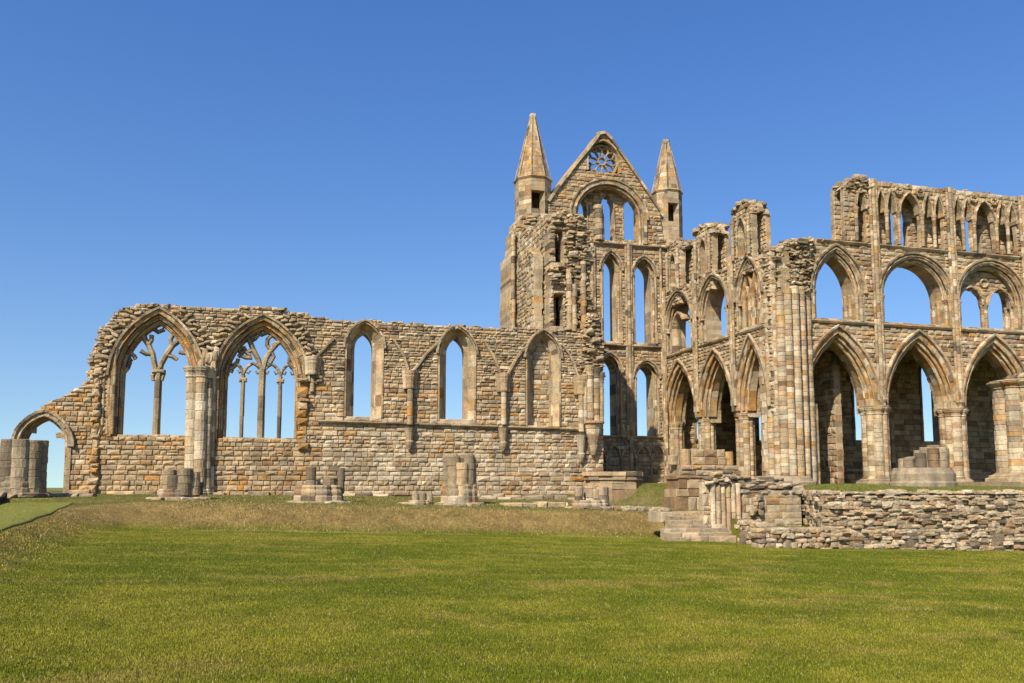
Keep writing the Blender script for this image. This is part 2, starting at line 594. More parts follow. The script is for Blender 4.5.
def cover(E, N, d, k):
    """ground cover colour: mown lawn, dry bank, mown path"""
    n1, n2, n3 = fbm(E * .16, N * .4, 4), fbm(E * .55 + 9, N * 1.1, 4), fbm(E * 2.3, N * 2.3, 3)
    n4 = fbm(E * .34 + 40, N * .9 + 11, 4)
    dry = np.clip((n1 - .5) * 1.5 + (n2 - .5) * 2.0 + (n3 - .5) * 1.6 + .42, 0, 1)
    g = np.array([.108, .128, .005])
    y = np.array([.205, .188, .016])
    col = g * (1 - dry[..., None]) + y * dry[..., None]
    tan = np.clip((n4 - .60) * 3.5 + (n3 - .5) * 1.5, 0, .6)[..., None]
    col = col * (1 - tan) + np.array([.27, .195, .045]) * tan
    stripe = .5 + .5 * np.sin((N + (fbm(E * .2, N * .2) - .5) * 2.4) * 2 * PI / 2.3)
    col = col * (.94 + .12 * stripe[..., None])
    bk = np.clip(k * (3.2 - k * 2.4), 0, 1) * np.clip(d / .25, 0, 1)
    bankc = np.array([.285, .190, .064]) * (.6 + .8 * n3[..., None])
    bg = np.clip((n2 - .45) * 3.5, 0, 1)[..., None]
    bankc = bankc * (1 - .36 * bg) + np.array([.115, .118, .022]) * .36 * bg
    top = sm(2.2, 3.6, d) * np.where(E > 16.6, 0, 1)
    topc = np.array([.155, .14, .036]) * (.8 + .4 * n3[..., None])
    top2 = np.where(E > 16.6, sm(.3, .6, d), 0)
    bankc = bankc * (1 - top[..., None]) + topc * top[..., None]
    bankc = bankc * (1 - top2[..., None]) + np.array([.14, .14, .030]) * top2[..., None]
    earth = (sm(14.5, 16.5, E) * sm(23, 20.5, E) * sm(35, 37, N) * sm(47, 45, N) * np.clip(.25 + (n2 - .4) * 2.5, 0, .9))[..., None]
    bankc = bankc * (1 - earth) + np.array([.25, .185, .085]) * (.7 + .5 * n3[..., None]) * earth
    lw = sm(-3.6, -5.2, E) * sm(34, 27, N)
    bankc = bankc * (1 - .68 * lw[..., None]) + col * np.array([.92, .86, .9]) * .68 * lw[..., None]
    m = np.clip(bk * 1.15, 0, 1)[..., None]
    col = col * (1 - m) + bankc * m
    p = sm(.06, -.06, seg_dist(E, N, PATH))[..., None]
    edge = np.exp(-((d + .05) / .28) ** 2) * sm(-4, -3, E) * sm(16, 15, E) * sm(.36, .5, n2) * sm(30, 32, N)
    col = col * (1 - .55 * edge[..., None]) + np.array([.38, .29, .13]) * .55 * edge[..., None]
    return np.clip(col, .004, 1), p[..., 0]


def axis(lo, hi, step, far):
    a = list(np.arange(lo, hi + 1e-6, step))
    g, x, s = [], hi, step
    while x < far:
        s *= 1.35
        x += s
        g.append(x)
    g2, x, s = [], lo, step
    while x > -far:
        s *= 1.35
        x -= s
        g2.append(x)
    return np.array(g2[::-1] + a + g)


def build_ground():
    X, Y = axis(-24, 46, .25, 4500), axis(2, 62, .25, 4500)
    E, N = np.meshgrid(X, Y)
    z, d, k = terrain(E, N)
    col, _ = cover(E, N, d, k)
    nx, ny = len(X), len(Y)
    v = np.stack([E, N, z], -1).reshape(-1, 3)
    i = np.arange(ny - 1)[:, None] * nx + np.arange(nx - 1)[None]
    f = np.stack([i, i + 1, i + nx + 1, i + nx], -1).reshape(-1, 4)
    me = bpy.data.meshes.new('ground')
    me.vertices.add(len(v)); me.vertices.foreach_set('co', v.ravel())
    me.loops.add(f.size); me.loops.foreach_set('vertex_index', f.ravel().astype(np.int32))
    me.polygons.add(len(f)); me.polygons.foreach_set('loop_start', np.arange(0, f.size, 4, dtype=np.int32))
    me.polygons.foreach_set('use_smooth', np.ones(len(f), bool))
    me.update(calc_edges=True)
    at = me.color_attributes.new('tint', 'FLOAT_COLOR', 'POINT')
    c4 = np.ones((len(v), 4), np.float32); c4[:, :3] = col.reshape(-1, 3)
    at.data.foreach_set('color', c4.ravel())
    m = stone_mat('turf_soil', 3.0, .8, .25, (.06, .055, .02))
    me.materials.append(m)
    o = bpy.data.objects.new('ground', me)
    COL.objects.link(o)
    tag(o, kind='structure')


def build_path():
    rows = np.linspace(-4, 38.6, 140)
    pp = [place(*k) for k in ((-90, 562), (0, 531.5), (19, 525), (38, 518), (57, 510.5), (74, 503.5))]
    pp = sorted([(b, a) for a, b, c in pp])
    print('PATH', pp)
    rx = np.interp(rows, [b for b, a in pp] + [38.6], [a for b, a in pp] + [-8.2])
    lx = np.interp(rows, [12, 33, 38.6], [-8.6, -9.0, -9.75])
    t = np.linspace(0, 1, 24)
    E = rx[:, None] * (1 - t) + lx[:, None] * t
    N = np.repeat(rows[:, None], 24, 1)
    z = terrain(E, N)[0] + .03
    m = MB()
    pts = np.stack([E, N, z], -1)
    vs, fs = [], []
    for i in range(140):
        for j in range(24):
            vs.append(tuple(pts[i, j]))
    for i in range(139):
        for j in range(23):
            fs.append((i * 24 + j, i * 24 + j + 1, (i + 1) * 24 + j + 1, (i + 1) * 24 + j))
    o = len(vs)
    for i in range(140):                                # cut edge of the turf
        x, y, zz = pts[i, 0]
        vs.append((x + .03, y, zz - .12))
    for i in range(139):
        fs.append((i * 24, (i + 1) * 24, o + i + 1, o + i))
    m.add(vs, fs, (.20, .195, .040))
    ob = m.build('path', stone_mat('mown_turf', 3.0, .5, .12, (.10, .10, .02)), None, True)
    tag(ob, kind='structure')
    n = 60000
    k = _rg.rand(n) * 139
    q = .02 + .97 * _rg.rand(n)
    N = np.interp(k, np.arange(140), rows)
    E = np.interp(N, rows, rx) * (1 - q) + np.interp(N, rows, lx) * q
    c = np.array([.20, .195, .036]) * (.65 + .7 * _rg.rand(n))[:, None]
    tag(blades('path_grass', E, N, .035 + .02 * _rg.rand(n), np.full(n, .022), c, .8), 'close mown pale turf on the path at the far left', 'grass', kind='stuff')
    t_ = thing('timber_edging', (-9.3, 35, tz(-9.3, 35)), 'dark timber edging board along the far side of the mown path', 'edging board')
    b = MB()
    for i in range(7):
        a0, a1 = 31.5 + i, 32.49 + i
        xa, xb = np.interp(a0, rows, lx), np.interp(a1, rows, lx)
        za, zb = tz(xa, a0), tz(xb, a1)
        b.add([(xa - .06, a0, za - .1), (xa + .06, a0, za - .1), (xa + .06, a0, za + .26), (xa - .06, a0, za + .26),
               (xb - .06, a1, zb - .1), (xb + .06, a1, zb - .1), (xb + .06, a1, zb + .26), (xb - .06, a1, zb + .26)],
              [(0, 1, 2, 3), (7, 6, 5, 4), (0, 4, 5, 1), (1, 5, 6, 2), (2, 6, 7, 3), (3, 7, 4, 0)], (.03, .026, .022))
    b.build('board', M_STUMP, t_)


def grass_mat():
    m = bpy.data.materials.new('grass_blades')
    m.use_nodes = True
    N, L = m.node_tree.nodes, m.node_tree.links
    b = N['Principled BSDF']
    at = N.new('ShaderNodeAttribute'); at.attribute_name = 'tint'
    L.new(at.outputs['Color'], b.inputs['Base Color'])
    b.inputs['Roughness'].default_value = .7
    b.inputs['Specular IOR Level'].default_value = .15
    return m


M_GRASS = grass_mat()


def blades(name, E, N, hgt, wid, col, lean=.6):
    n = len(E)
    z, _, _ = terrain(E, N)
    a = _rg.rand(n) * 2 * PI
    la = _rg.rand(n) * 2 * PI
    l = hgt * lean * _rg.rand(n)
    dx, dy = np.cos(a) * wid / 2, np.sin(a) * wid / 2
    v = np.empty((n, 3, 3))
    v[:, 0] = np.stack([E - dx, N - dy, z - .005], -1)
    v[:, 1] = np.stack([E + dx, N + dy, z - .005], -1)
    v[:, 2] = np.stack([E + np.cos(la) * l, N + np.sin(la) * l, z + hgt], -1)
    me = bpy.data.meshes.new(name)
    me.vertices.add(3 * n); me.vertices.foreach_set('co', v.ravel())
    me.loops.add(3 * n); me.loops.foreach_set('vertex_index', np.arange(3 * n, dtype=np.int32))
    me.polygons.add(n); me.polygons.foreach_set('loop_start', np.arange(0, 3 * n, 3, dtype=np.int32))
    me.update(calc_edges=True)
    at = me.color_attributes.new('tint', 'FLOAT_COLOR', 'POINT')
    c4 = np.ones((n, 3, 4), np.float32); c4[:, :, :3] = col[:, None, :]
    at.data.foreach_set('color', c4.ravel())
    me.materials.append(M_GRASS)
    o = bpy.data.objects.new(name, me)
    COL.objects.link(o)
    return o


def build_grass():
    n = 700000
    dep = 5.5 * (40 / 5.5) ** _rg.rand(n)               # thinning with distance
    uu = (_rg.rand(n) - .5) * 1.36
    E = dep * (math.sin(YAW) + uu * math.cos(YAW))
    N = dep * (math.cos(YAW) - uu * math.sin(YAW))
    z, d, k = terrain(E, N)
    col, path = cover(E, N, d, k)
    keep = (d < .15)
    E, N, col, dep = E[keep], N[keep], col[keep], dep[keep]
    n = len(E)
    w = .006 + dep * .00045
    h = (.010 + .022 * _rg.rand(n)) * (.8 + dep * .01)
    var = (.74 + .55 * _rg.rand(n))[:, None]
    straw = (_rg.rand(n) < .05)[:, None]
    c = np.where(straw, np.array([.34, .29, .11]), col * var)
    tag(blades('lawn_grass', E, N, h, w, c), 'short mown yellow green lawn filling the sunken foreground', 'grass', kind='stuff')
    # dry longer grass on the banks and round the stones
    n = 240000
    E = _rg.uniform(-14, 19, n); N = _rg.uniform(8, 43.6, n)
    z, d, k = terrain(E, N)
    col, path = cover(E, N, d, k)
    dens = np.where(d > 0, np.where(k < .98, 1, .75), 0) * (path < .5) * (E > -14) * np.where(E < -3.3, .75, 1) * np.where((d < .3) & (E > -3), .3, 1)
    keep = _rg.rand(n) < dens
    E, N, col, d, k, path = E[keep], N[keep], col[keep], d[keep], k[keep], path[keep]
    n = len(E)
    h = (.03 + .06 * _rg.rand(n)) * np.where(k < .97, 1, .6) * np.where(E < -3.3, .55, 1) * np.where(path > .5, .45, 1)
    var = (.6 + .8 * _rg.rand(n))[:, None]
    straw = (_rg.rand(n) < np.where(E < -3.3, .06, .16))[:, None]
    c = np.where(straw, np.array([.40, .29, .12]), col * var)
    tag(blades('bank_grass', E, N, h, np.full(n, .03), c, 1.1), 'dry brown uncut grass on the banks below the ruin', 'grass', kind='stuff')
    n = 90000
    E = _rg.uniform(17, 36, n); N = _rg.uniform(27.8, 45, n)
    z, d, k = terrain(E, N)
    col, path = cover(E, N, d, k)
    keep = d > .5
    E, N, col = E[keep], N[keep], col[keep]
    n = len(E)
    c = col * (.6 + .8 * _rg.rand(n))[:, None]
    tag(blades('terrace_grass', E, N, .03 + .07 * _rg.rand(n), np.full(n, .03), c, .9), 'green grass on the raised terrace behind the rubble wall', 'grass', kind='stuff')


X3, Y3 = (1, 0, 0), (0, 1, 0)


# ------------------------------------------------------------------ NAVE WALL
def build_nave():
    D = 44.0
    fr = Frame((0, D, 0), X3, Y3)
    p = lambda x, y: onN(x, y, D)

    def A(xl, xr, ys, yp, ya):
        xm = (xl + xr) / 2
        return Arch(p(xl, yp)[0], p(xr, yp)[0], p(xm, ys)[1], p(xm, yp)[1], p(xm, ya)[1])
    root = thing('nave_wall', (4.5, D, 0), 'long ruined nave wall with two big traceried windows and three lancets, low on the left', 'ruined wall')
    door = A(21, 64, 500, 446, 419)
    w1 = A(122, 190, 437, 377, 322)
    w2 = A(227, 296, 440, 380, 328)
    l1 = A(355.5, 374, 417, 348, 332)
    l2 = A(448, 467, 421, 354, 337)
    l3 = A(535, 552, 426, 358, 341)
    tops = [(18, 437), (22, 427), (29, 419), (36, 411), (47, 403), (60, 398), (74, 391), (87, 385), (89.5, 363), (94, 350), (97, 341), (103, 329), (109, 321),
            (116, 312), (123, 307), (140, 305), (155, 303.5), (175, 306), (200, 307.5), (230, 308.5), (262, 306.5), (288, 310), (300, 314),
            (330, 318.5), (360, 320), (400, 322), (440, 325), (480, 327), (510, 328), (553, 330), (575, 328), (590, 330), (600, 340), (604, 352)]
    prof = [p(*t) for t in tops]
    outl = [p(9, 505), p(9, 437)] + jag(prof, .3, .07) + [p(604, 505)]
    outl[0] = (outl[0][0], -.4); outl[-1] = (outl[-1][0], -.4)
    base_holes = [door.poly(.3, -.6), w1.poly(.56), w2.poly(.56), l1.poly(.5), l2.poly(.5), l3.poly(.5)]
    mb = MB()
    P_PLAIN = mkpal([(BUFF, 3), (PALE, 6), (GREY, 1.6), (ORNG, .25), (BRWN, .3), (PINK, 1)], var=.12)
    low = lambda s, z: (P_PLAIN if s > 2.5 + RND.uniform(-1, 1) and z < 3.6 and RND.random() < .8 else P_NAVE)(s, z) if z < 6.2 + RND.uniform(-.8, .8) else P_TOP(s, z)
    zsp = w1.zp + .2
    hn = lambda z: (.18, .27) if z < zsp - .3 else (.11, .2)
    masonry(mb, fr, outl, base_holes, 0, .55, low, h=hn)
    masonry(mb, fr, outl, [door.poly(.3, -.6), w1.poly(.2), w2.poly(.2), l1.poly(.1), l2.poly(.1)], .552, 1.15, low, h=(.22, .32), jit=.02)
    topping(mb, fr, prof[4:], 0, 1.1, P_TOP, .3, (.08, .17))
    topping(mb, fr, prof[8:22], -.05, 1.1, P_TOP, .25, (.07, .15))
    # rubble edging above the two big arches
    for a in (w1, w2):
        for o in (.86, 1.12):
            for q in a.pts(o, 16, 0):
                if q[0] > p(97, 350)[0] and q[1] < p(160, 309)[1]:
                    t = math.atan2(q[1] - a.zp, q[0] - a.mid)
                    rock(mb, fr.P(q[0] + u(-.05, .05), u(-.06, .02), q[1] + u(-.05, .05)), (.17, .1, .07), P_TOP(*q), rz=0, tilt=.5)
    mb.build('wall_masonry', M_WALL, root)

    # big windows
    arch_pal = mkpal([(BUFF, 3), (ORNG, 2.2), (RUST, 2.4), (BRWN, 1.8), (GREY, 1.8), (DARK, .6)], var=.25)
    for a, nm in ((w1, 1), (w2, 2)):
        m = MB()
        ring(m, fr, a, .40, .56, .0, .5, arch_pal)
        ring(m, fr, a, .20, .40, .22, .55, arch_pal)
        ring(m, fr, a, .0, .20, .42, 1.12, arch_pal)
        for o, d, r in ((.40, .05, .05), (.30, .20, .045), (.20, .26, .05), (.10, .40, .045), (.02, .50, .05)):
            roll(m, fr, a, o, d, r, arch_pal)
        sweep(m, fr, a.pts(.62, 12, 0), [(-.06, .02), (-.05, -.10), (.05, -.12), (.08, .02)], P_TOP)
        # weathered sill blocks
        n = 7
        for i in range(n):
            s0 = a.sl - .1 + (a.sr - a.sl + .2) * i / n
            s1 = a.sl - .1 + (a.sr - a.sl + .2) * (i + 1) / n
            box(m, s0, s1, D + .06 + u(0, .08), D + 1.08, a.zs - .12, a.zs + .09 + u(0, .05), P_TOP(s0, 3), .03)
        wo = m.build('window_arch', M_WALL, root)
        # tracery
        t = MB()
        tp = mkpal([(GREY, 5), (BUFF, 2), (DARK, 1.2)])
        bp, bs = bar_prof(.34, .42), bar_prof(.2, .3)
        dm = .62
        c = a.mid
        if nm == 1:
            c = p(156, 400)[0]
            zf = p(156, 366)[1]
            sweep(t, fr, [(c, a.zs), (c, a.zs + .9), (c, a.zs + 1.9), (c, zf - .6), (c + .02, zf)], bp, tp, d=dm)
            box(t, c - .3, c + .3, D + dm - .25, D + dm + .25, p(156, 372)[1], p(156, 368)[1], tp(0, 0), .04)
            sweep(t, fr, [p(155, 372), p(153, 362), p(151, 352), p(147, 343), p(143, 337), p(141, 331)], bar_prof(.26, .36), tp, d=dm)
            sweep(t, fr, [p(157, 372), p(160, 362), p(165, 353), p(171, 344), p(178, 338), p(184, 336)], bar_prof(.26, .36), tp, d=dm)
            for q in ([p(147, 343), p(150, 338), p(150, 333)], [p(151, 352), p(144, 352), p(139, 349)], [p(171, 344), p(169, 338), p(172, 332)],
                      [p(165, 353), p(172, 355), p(176, 358)], [p(121, 372), p(126, 366), p(128, 360)], [p(127, 350), p(132, 354), p(134, 357)],
                      [p(188, 352), p(182, 351), p(178, 350)], [p(122, 362), p(130, 357)], [p(151, 326), p(157, 330), p(163, 327)], [p(154, 371), p(151, 374), p(152, 379)], [p(158, 371), p(162, 374), p(160, 379)]):
                sweep(t, fr, q, bs, tp, d=dm)
        else:
            c = p(261.5, 400)[0]
            cl, cr = p(242, 400)[0], p(280, 400)[0]
            zf = p(261, 368)[1]
            zl = p(242, 374)[1]
            sweep(t, fr, [(c, a.zs), (c, a.zs + 1.0), (c, a.zs + 2.2), (c, zf)], bp, tp, d=dm)
            for q in (cl, cr):
                sweep(t, fr, [(q, a.zs), (q, a.zs + 1.2), (q, zl - .2), (q, zl)], bs, tp, d=dm)
                box(t, q - .19, q + .19, D + dm - .18, D + dm + .18, zl - .32, zl - .1, tp(0, 0), .04)
            wl = (c - a.sl) / 2
            # four small trefoil heads
            for (x0, x1) in ((a.sl, cl), (cl, c), (c, cr), (cr, a.sr)):
                h = Arch(x0, x1, zl - .1, zl - .05, zl + .62)
                sweep(t, fr, h.pts(0, 6, 0), bar_prof(.15, .26), tp, d=dm)
                for sg in (-1, 1):
                    sweep(t, fr, [(h.mid + sg * h.w * .85, zl + .22), (h.mid + sg * h.w * .45, zl + .12), (h.mid + sg * h.w * .3, zl + .26)], bar_prof(.09, .18), tp, d=dm)
            # Y limbs of the centre mullion and the broken foils above
            sweep(t, fr, [(c, zf - .1), p(258, 357), p(253, 348), p(250, 340), p(247, 335), p(243, 331)], bar_prof(.26, .36), tp, d=dm)
            sweep(t, fr, [(c, zf - .1), p(266, 357), p(271, 349), p(277, 342), p(283, 338)], bar_prof(.26, .36), tp, d=dm)
            for q in ([p(253, 348), p(248, 350), p(243, 350), p(238, 355)], [p(243, 345), p(246, 350), p(250, 354)], [p(243, 345), p(239, 349), p(241, 354), p(246, 356), p(252, 356)],
                      [p(250, 340), p(255, 337), p(258, 333)], [p(250, 335), p(255, 330), p(262, 333), p(268, 330)], [p(271, 349), p(267, 343), p(268, 337), p(272, 333)],
                      [p(277, 342), p(272, 343)], [p(283, 338), p(277, 335), p(274, 331)], [p(230, 368), p(236, 363), p(238, 357)], [p(294, 365), p(289, 361), p(290, 355)],
                      [p(271, 349), p(274, 355), p(270, 362)]):
                sweep(t, fr, q, bar_prof(.2, .3), tp, d=dm)
        t.build('tracery', M_STUMP, wo)

    # lancets with splayed jambs
    for a in (l1, l2, l3):
        m = MB()
        ring(m, fr, a, .43, .5, 0, .12, P_NAVE, n=6)
        ring(m, fr, a, .43, .5, .1, .55, P_NAVE, oi2=.10, n=6)
        ring(m, fr, a, 0.0, .12, .5, 1.1, P_NAVE, n=6)
        roll(m, fr, a, .16, .5, .05, P_TOP, n=6)
        sweep(m, fr, a.pts(.56, 8, 0), [(-.05, .02), (-.04, -.09), (.05, -.10), (.07, .02)], P_TOP)
        ring(m, fr, Arch(a.sl - .5, a.sr + .5, a.zs - .02, a.zs, a.zs + .05), 0, .02, 0, .01, P_TOP, n=1, jamb=1) if False else None
        for i in range(3):
            s0 = a.sl - .45 + (a.sr - a.sl + .9) * i / 3
            s1 = a.sl - .45 + (a.sr - a.sl + .9) * (i + 1) / 3
            box(m, s0, s1, D + .03, D + 1.05, a.zs - .2, a.zs + .02, P_NAVE(s0, 3), .02)
        m.build('lancet_arch', M_WALL, root)

    # doorway
    m = MB()
    ring(m, fr, door, .14, .34, -.04, .5, P_TOP, jamb=0)
    ring(m, fr, door, .14, .3, .01, .5, P_NAVE, n=1, jamb=5, zs=-.3, skip=lambda i, n: 5 <= i < n - 5)
    ring(m, fr, door, .0, .16, .25, 1.1, P_NAVE, zs=-.3)
    roll(m, fr, door, .16, .0, .06, P_TOP, jamb=0)
    sweep(m, fr, door.pts(.38, 10, 0), [(-.07, .03), (-.06, -.12), (.05, -.15), (.08, .03)], P_TOP)
    for sg in (-1, 1):
        q = []
        for i in range(9):
            an = PI * (1.0 - i / 8 * .95) if sg < 0 else PI * (i / 8 * .95)
            q.append((door.mid + sg * .58 + .52 * math.cos(an), door.zp + .05 + .46 * math.sin(an) + .12))
        q = [(x, z) for x, z in q if (x - door.mid) * sg > .35]
        sweep(m, fr, q, [(-.02, -.15), (.22, -.12), (.22, .15), (-.02, .15)], P_TOP, d=.5)
    m.build('doorway_arch', M_WALL, root)

    # the standing shaft cluster between the two big windows
    m = MB()
    y0 = D - .22
    zc = onN(200, 378, y0)[1]
    specs = [(192.5, .29, -.16), (201.5, .28, -.30), (208.5, .19, -.16), (213, .14, -.02)]
    for (px, r, dy) in specs:
        e0, _ = onN(px - 2, 480, D + dy)
        e1, _ = onN(px, 380, D + dy)
        shaft(m, e0, D + dy, r, tz(e0, D) - .05, zc, mkpal([(PALE, 6), (GREY, 2), (BUFF, 2.5), (DARK, .3)]), h=(.32, .5), lean=(e1 - e0, 0), n=12)
    sh = m.build('wall_shaft', M_PIER, root, False)
    m = MB()
    for (px, r, dy) in specs:
        e1, _ = onN(px, 374, D + dy)
        capital(m, e1, D + dy, r, zc, onN(200, 367, y0)[1], P_TOP)
    for i in range(9):
        e, z = p(u(199, 217), u(352, 368))
        rock(m, (e, D - u(0, .12), z), (.14, .16, .28), P_TOP(e, z), rz=0)
    m.build('capital', M_STUMP, sh)
    m = MB()
    for (px, r, dy) in specs:
        e0, _ = onN(px - 2, 480, D + dy)
        z0 = tz(e0, D) - .05
        base(m, e0, D + dy, r * .8, z0, z0 + .42, P_STUMP)
    m.build('base', M_STUMP, sh)

    # broken wall shafts and corbels
    for (px, yt, yb, xc0, yc0, hang) in ((313, 357, 392, 313, 0, False), (410, 371, 425, 409, 450, True), (503, 374, 425, 503, 451, True), (580, 377, 432, 583, 462, True)):
        m = MB()
        e, zt = p(px, yt)
        _, zm = p(px, yt + 18)
        _, zb = p(px, yb)
        capital(m, e, D - .14, .2, zm, zt, P_TOP)
        capital(m, e + .24, D - .03, .12, zm, zt, P_TOP)
        capital(m, e - .24, D - .03, .12, zm, zt, P_TOP)
        shaft(m, e, D - (.16 if px != 313 else .0), .15 if px != 313 else .11, zb, zm, P_NAVE, lean=(0, 0))
        if px == 313:
            z = p(300, 450)[1]
            while z < zm - .2:
                h = u(.18, .4)
                a0, a1 = p(297, 400)[0] + u(-.05, .15), p(309, 400)[0] + u(-.12, .05)
                box(m, a0, a1, D - u(.0, .22), D + .05, z, z + h, mkpal([(RUST, 4), (BUFF, 3), (BRWN, 2)])(0, z), .05, .04)
                z += h
        if hang:
            _, zc1 = p(px, yb + 3)
            _, zc2 = p(xc0, yc0)
            lathe(m, e, D - .06, [(.07, zc2), (.2, zc2 + .25), (.24, zc2 + .42), (.17, zc2 + .5), (.24, zc1 - .2), (.3, zc1)], P_TOP(e, zc1), 10)
        m.build('vault_corbel' if hang else 'vault_shaft', M_WALL, root)
    # wall ribs (formerets) springing from them to the lancets
    m = MB()
    pr = [(-.06, .03), (-.05, -.09), (.05, -.11), (.07, .03)]
    for q in ([(315, 358), (321, 352), (328, 344), (334, 338)], [(393, 339), (399, 348), (404, 357), (408, 370)], [(413, 371), (419, 364), (427, 353), (434, 346), (441, 341)],
              [(485, 343), (490, 351), (495, 360), (500, 374)], [(507, 376), (511, 368), (516, 359), (521, 352), (527, 347)], [(563, 346), (569, 354), (574, 364), (578, 377)]):
        sweep(m, fr, [p(*k) for k in q], pr, P_TOP)
    m.build('wall_rib', M_WALL, root)
    m = MB()
    e0, z0 = p(318, 423)
    e1, z1 = p(603, 432)
    string(m, fr, e0, e1, z0, .16, .12, P_TOP, z1=z1)
    e0, z0 = p(97, 438)
    e1, z1 = p(122, 438)
    m.build('string_course', M_WALL, root)
    # footing and plinth stones along the wall
    m = MB()
    s = p(70, 490)[0]
    while s < p(560, 490)[0]:
        l = u(.5, 1.1)
        z = tz(s, D - .2)
        if u(0, 1) < .75:
            box(m, s, s + l - .03, D - u(.16, .3), D + .02, z - .15, z + u(.08, .2), P_STUMP(s, 0), .035, .02)
        s += l
    m.build('plinth', M_STUMP, root)
    # ragged respond at the left end of the tall part (a stripped pilaster)
    m = MB()
    z = tz(-7.6, D)
    ztop = p(93, 350)[1]
    while z < ztop:
        h = u(.2, .42)
        e0 = onN(91 + u(-1.5, 1.5), 440, D)[0]
        e1 = onN(99 + u(-1.5, 1.5), 440, D)[0]
        box(m, e0, e1, D - .12 + u(-.1, .1), D + .03, z, z + h, P_NAVE(-8, z), .05, .04)
        z += h
    e, zt = p(98, 352)
    for k in (-.1, .12, .34, .55):
        shaft(m, e + k + .2, D + .06, .075, p(98, 434)[1], p(98, 350)[1], mkpal([(GREY, 4), (DARK, 2), (BUFF, 2)]))
        capital(m, e + k + .2, D + .06, .075, p(98, 358)[1], p(98, 347)[1], P_TOP)
    m.build('respond', M_STUMP, root)


# ------------------------------------------------------------------ TRANSEPT
EW0, EW1, EE, DF = 14.9, 16.7, 25.4, 52.5


def octo_turret(parent, cx, cy, r, z0, zb, zt, hole, tip, label):
    m = MB()
    n = 8
    rot = PI / 8

    def course(mb, ra, rb, za, zb_, pal, skip=None, lip=0):
        for i in range(n):
            if skip and skip(i, (za + zb_) / 2):
                continue
            a0, a1 = rot + 2 * PI * i / n, rot + 2 * PI * (i + 1) / n
            pts = lambda R, z: [Vector((cx + R * math.cos(a0), cy + R * math.sin(a0), z)), Vector((cx + R * math.cos(a1), cy + R * math.sin(a1), z))]
            oa, ob = pts(ra, za), pts(rb, zb_)
            k = u(.3, .7)
            for (t0, t1) in ((0, k), (k, 1)):
                g = .016
                c = pal(i * 3 + t0 * 2, za)
                q = [oa[0].lerp(oa[1], t0), oa[0].lerp(oa[1], t1), ob[0].lerp(ob[1], t1), ob[0].lerp(ob[1], t0)]
                cen = sum(q, Vector()) / 4
                nn = Vector((cen.x - cx, cen.y - cy, 0)).normalized()
                fr_ = [p + (cen - p).normalized() * g + nn * (.012 + lip) for p in q]
                inn = [Vector((cx + (p.x - cx) * .55, cy + (p.y - cy) * .55, p.z)) for p in q]
                mb.add(fr_ + q + inn, [(0, 1, 2, 3)] + [(b, a, a + 4, b + 4) for a, b in ((0, 1), (1, 2), (2, 3), (3, 0))]
                       + [(b + 4, a + 4, a + 8, b + 8) for a, b in ((0, 1), (1, 2), (2, 3), (3, 0))] + [(11, 10, 9, 8)], c)
    z = z0
    while z < zb:
        h = min(u(.26, .36), zb - z + .001)
        course(m, r, r, z, z + h, P_TRAN, lambda i, zz: hole and i == hole[2] and hole[0] < zz < hole[1])
        z += h
    mo = m.build('turret', M_WALL, parent)
    mo['label'] = label
    s = MB()
    course(s, r * 1.0, r * 1.1, zb, zb + .14, P_GABLE)
    course(s, r * 1.1, r * 1.0, zb + .14, zb + .26, P_GABLE)
    z = zb + .26
    zt0 = zt
    while z < zt0:
        h = min(u(.24, .34), zt0 - z + .001)
        f0, f1 = 1 - (z - zb) / (zt0 - zb) * (1 - tip), 1 - (z + h - zb) / (zt0 - zb) * (1 - tip)
        course(s, r * .98 * f0, r * .98 * f1, z, z + h, P_GABLE)
        z += h
    for i in range(n):                                  # arris rolls
        a = rot + 2 * PI * i / n
        p0 = Vector((cx + r * .99 * math.cos(a), cy + r * .99 * math.sin(a), zb + .25))
        p1 = Vector((cx + r * .99 * tip * math.cos(a), cy + r * .99 * tip * math.sin(a), zt0))
        for k in range(6):
            q0, q1 = p0.lerp(p1, k / 6), p0.lerp(p1, (k + 1) / 6)
            t = Vector((-math.sin(a), math.cos(a), 0)) * .05
            o = Vector((math.cos(a), math.sin(a), 0)) * .06
            s.add([q0 + t, q0 + o, q0 - t, q1 + t, q1 + o, q1 - t], [(0, 1, 4, 3), (1, 2, 5, 4), (3, 4, 5), (2, 1, 0), (2, 0, 3, 5)], P_TOP(k, q0.z))
    rock(s, (cx, cy, zt0 + .05), (r * tip * 1.0 + .05, r * tip + .05, .2), P_TOP(cx, zt0))
    s.build('spire', M_WALL, mo)
    return mo


def lancet(parent, fr, a, pal, mat, name='lancet_arch', deep=1.6, n=7, o=.28, zs=None):
    m = MB()
    ring(m, fr, a, o * .6, o, -.0, deep * .35, pal, n=n)
    ring(m, fr, a, 0, o * .62, deep * .22, deep, pal, n=n)
    roll(m, fr, a, o * .62, .02, .06, pal, n=n)
    roll(m, fr, a, o * .1, deep * .22, .055, pal, n=n)
    sweep(m, fr, a.pts(o + .05, n + 2, 0), [(-.06, .02), (-.05, -.11), (.05, -.13), (.08, .02)], pal)
    for sg, s in ((-1, a.sl), (1, a.sr)):
        P = fr.P(s - sg * .0 + sg * o * .35, deep * .14, 0)
        shaft(m, P.x, P.y, .085, a.zs, a.zp - .22, pal)
        capital(m, P.x, P.y, .085, a.zp - .24, a.zp, pal)
    return m.build(name, mat, parent)


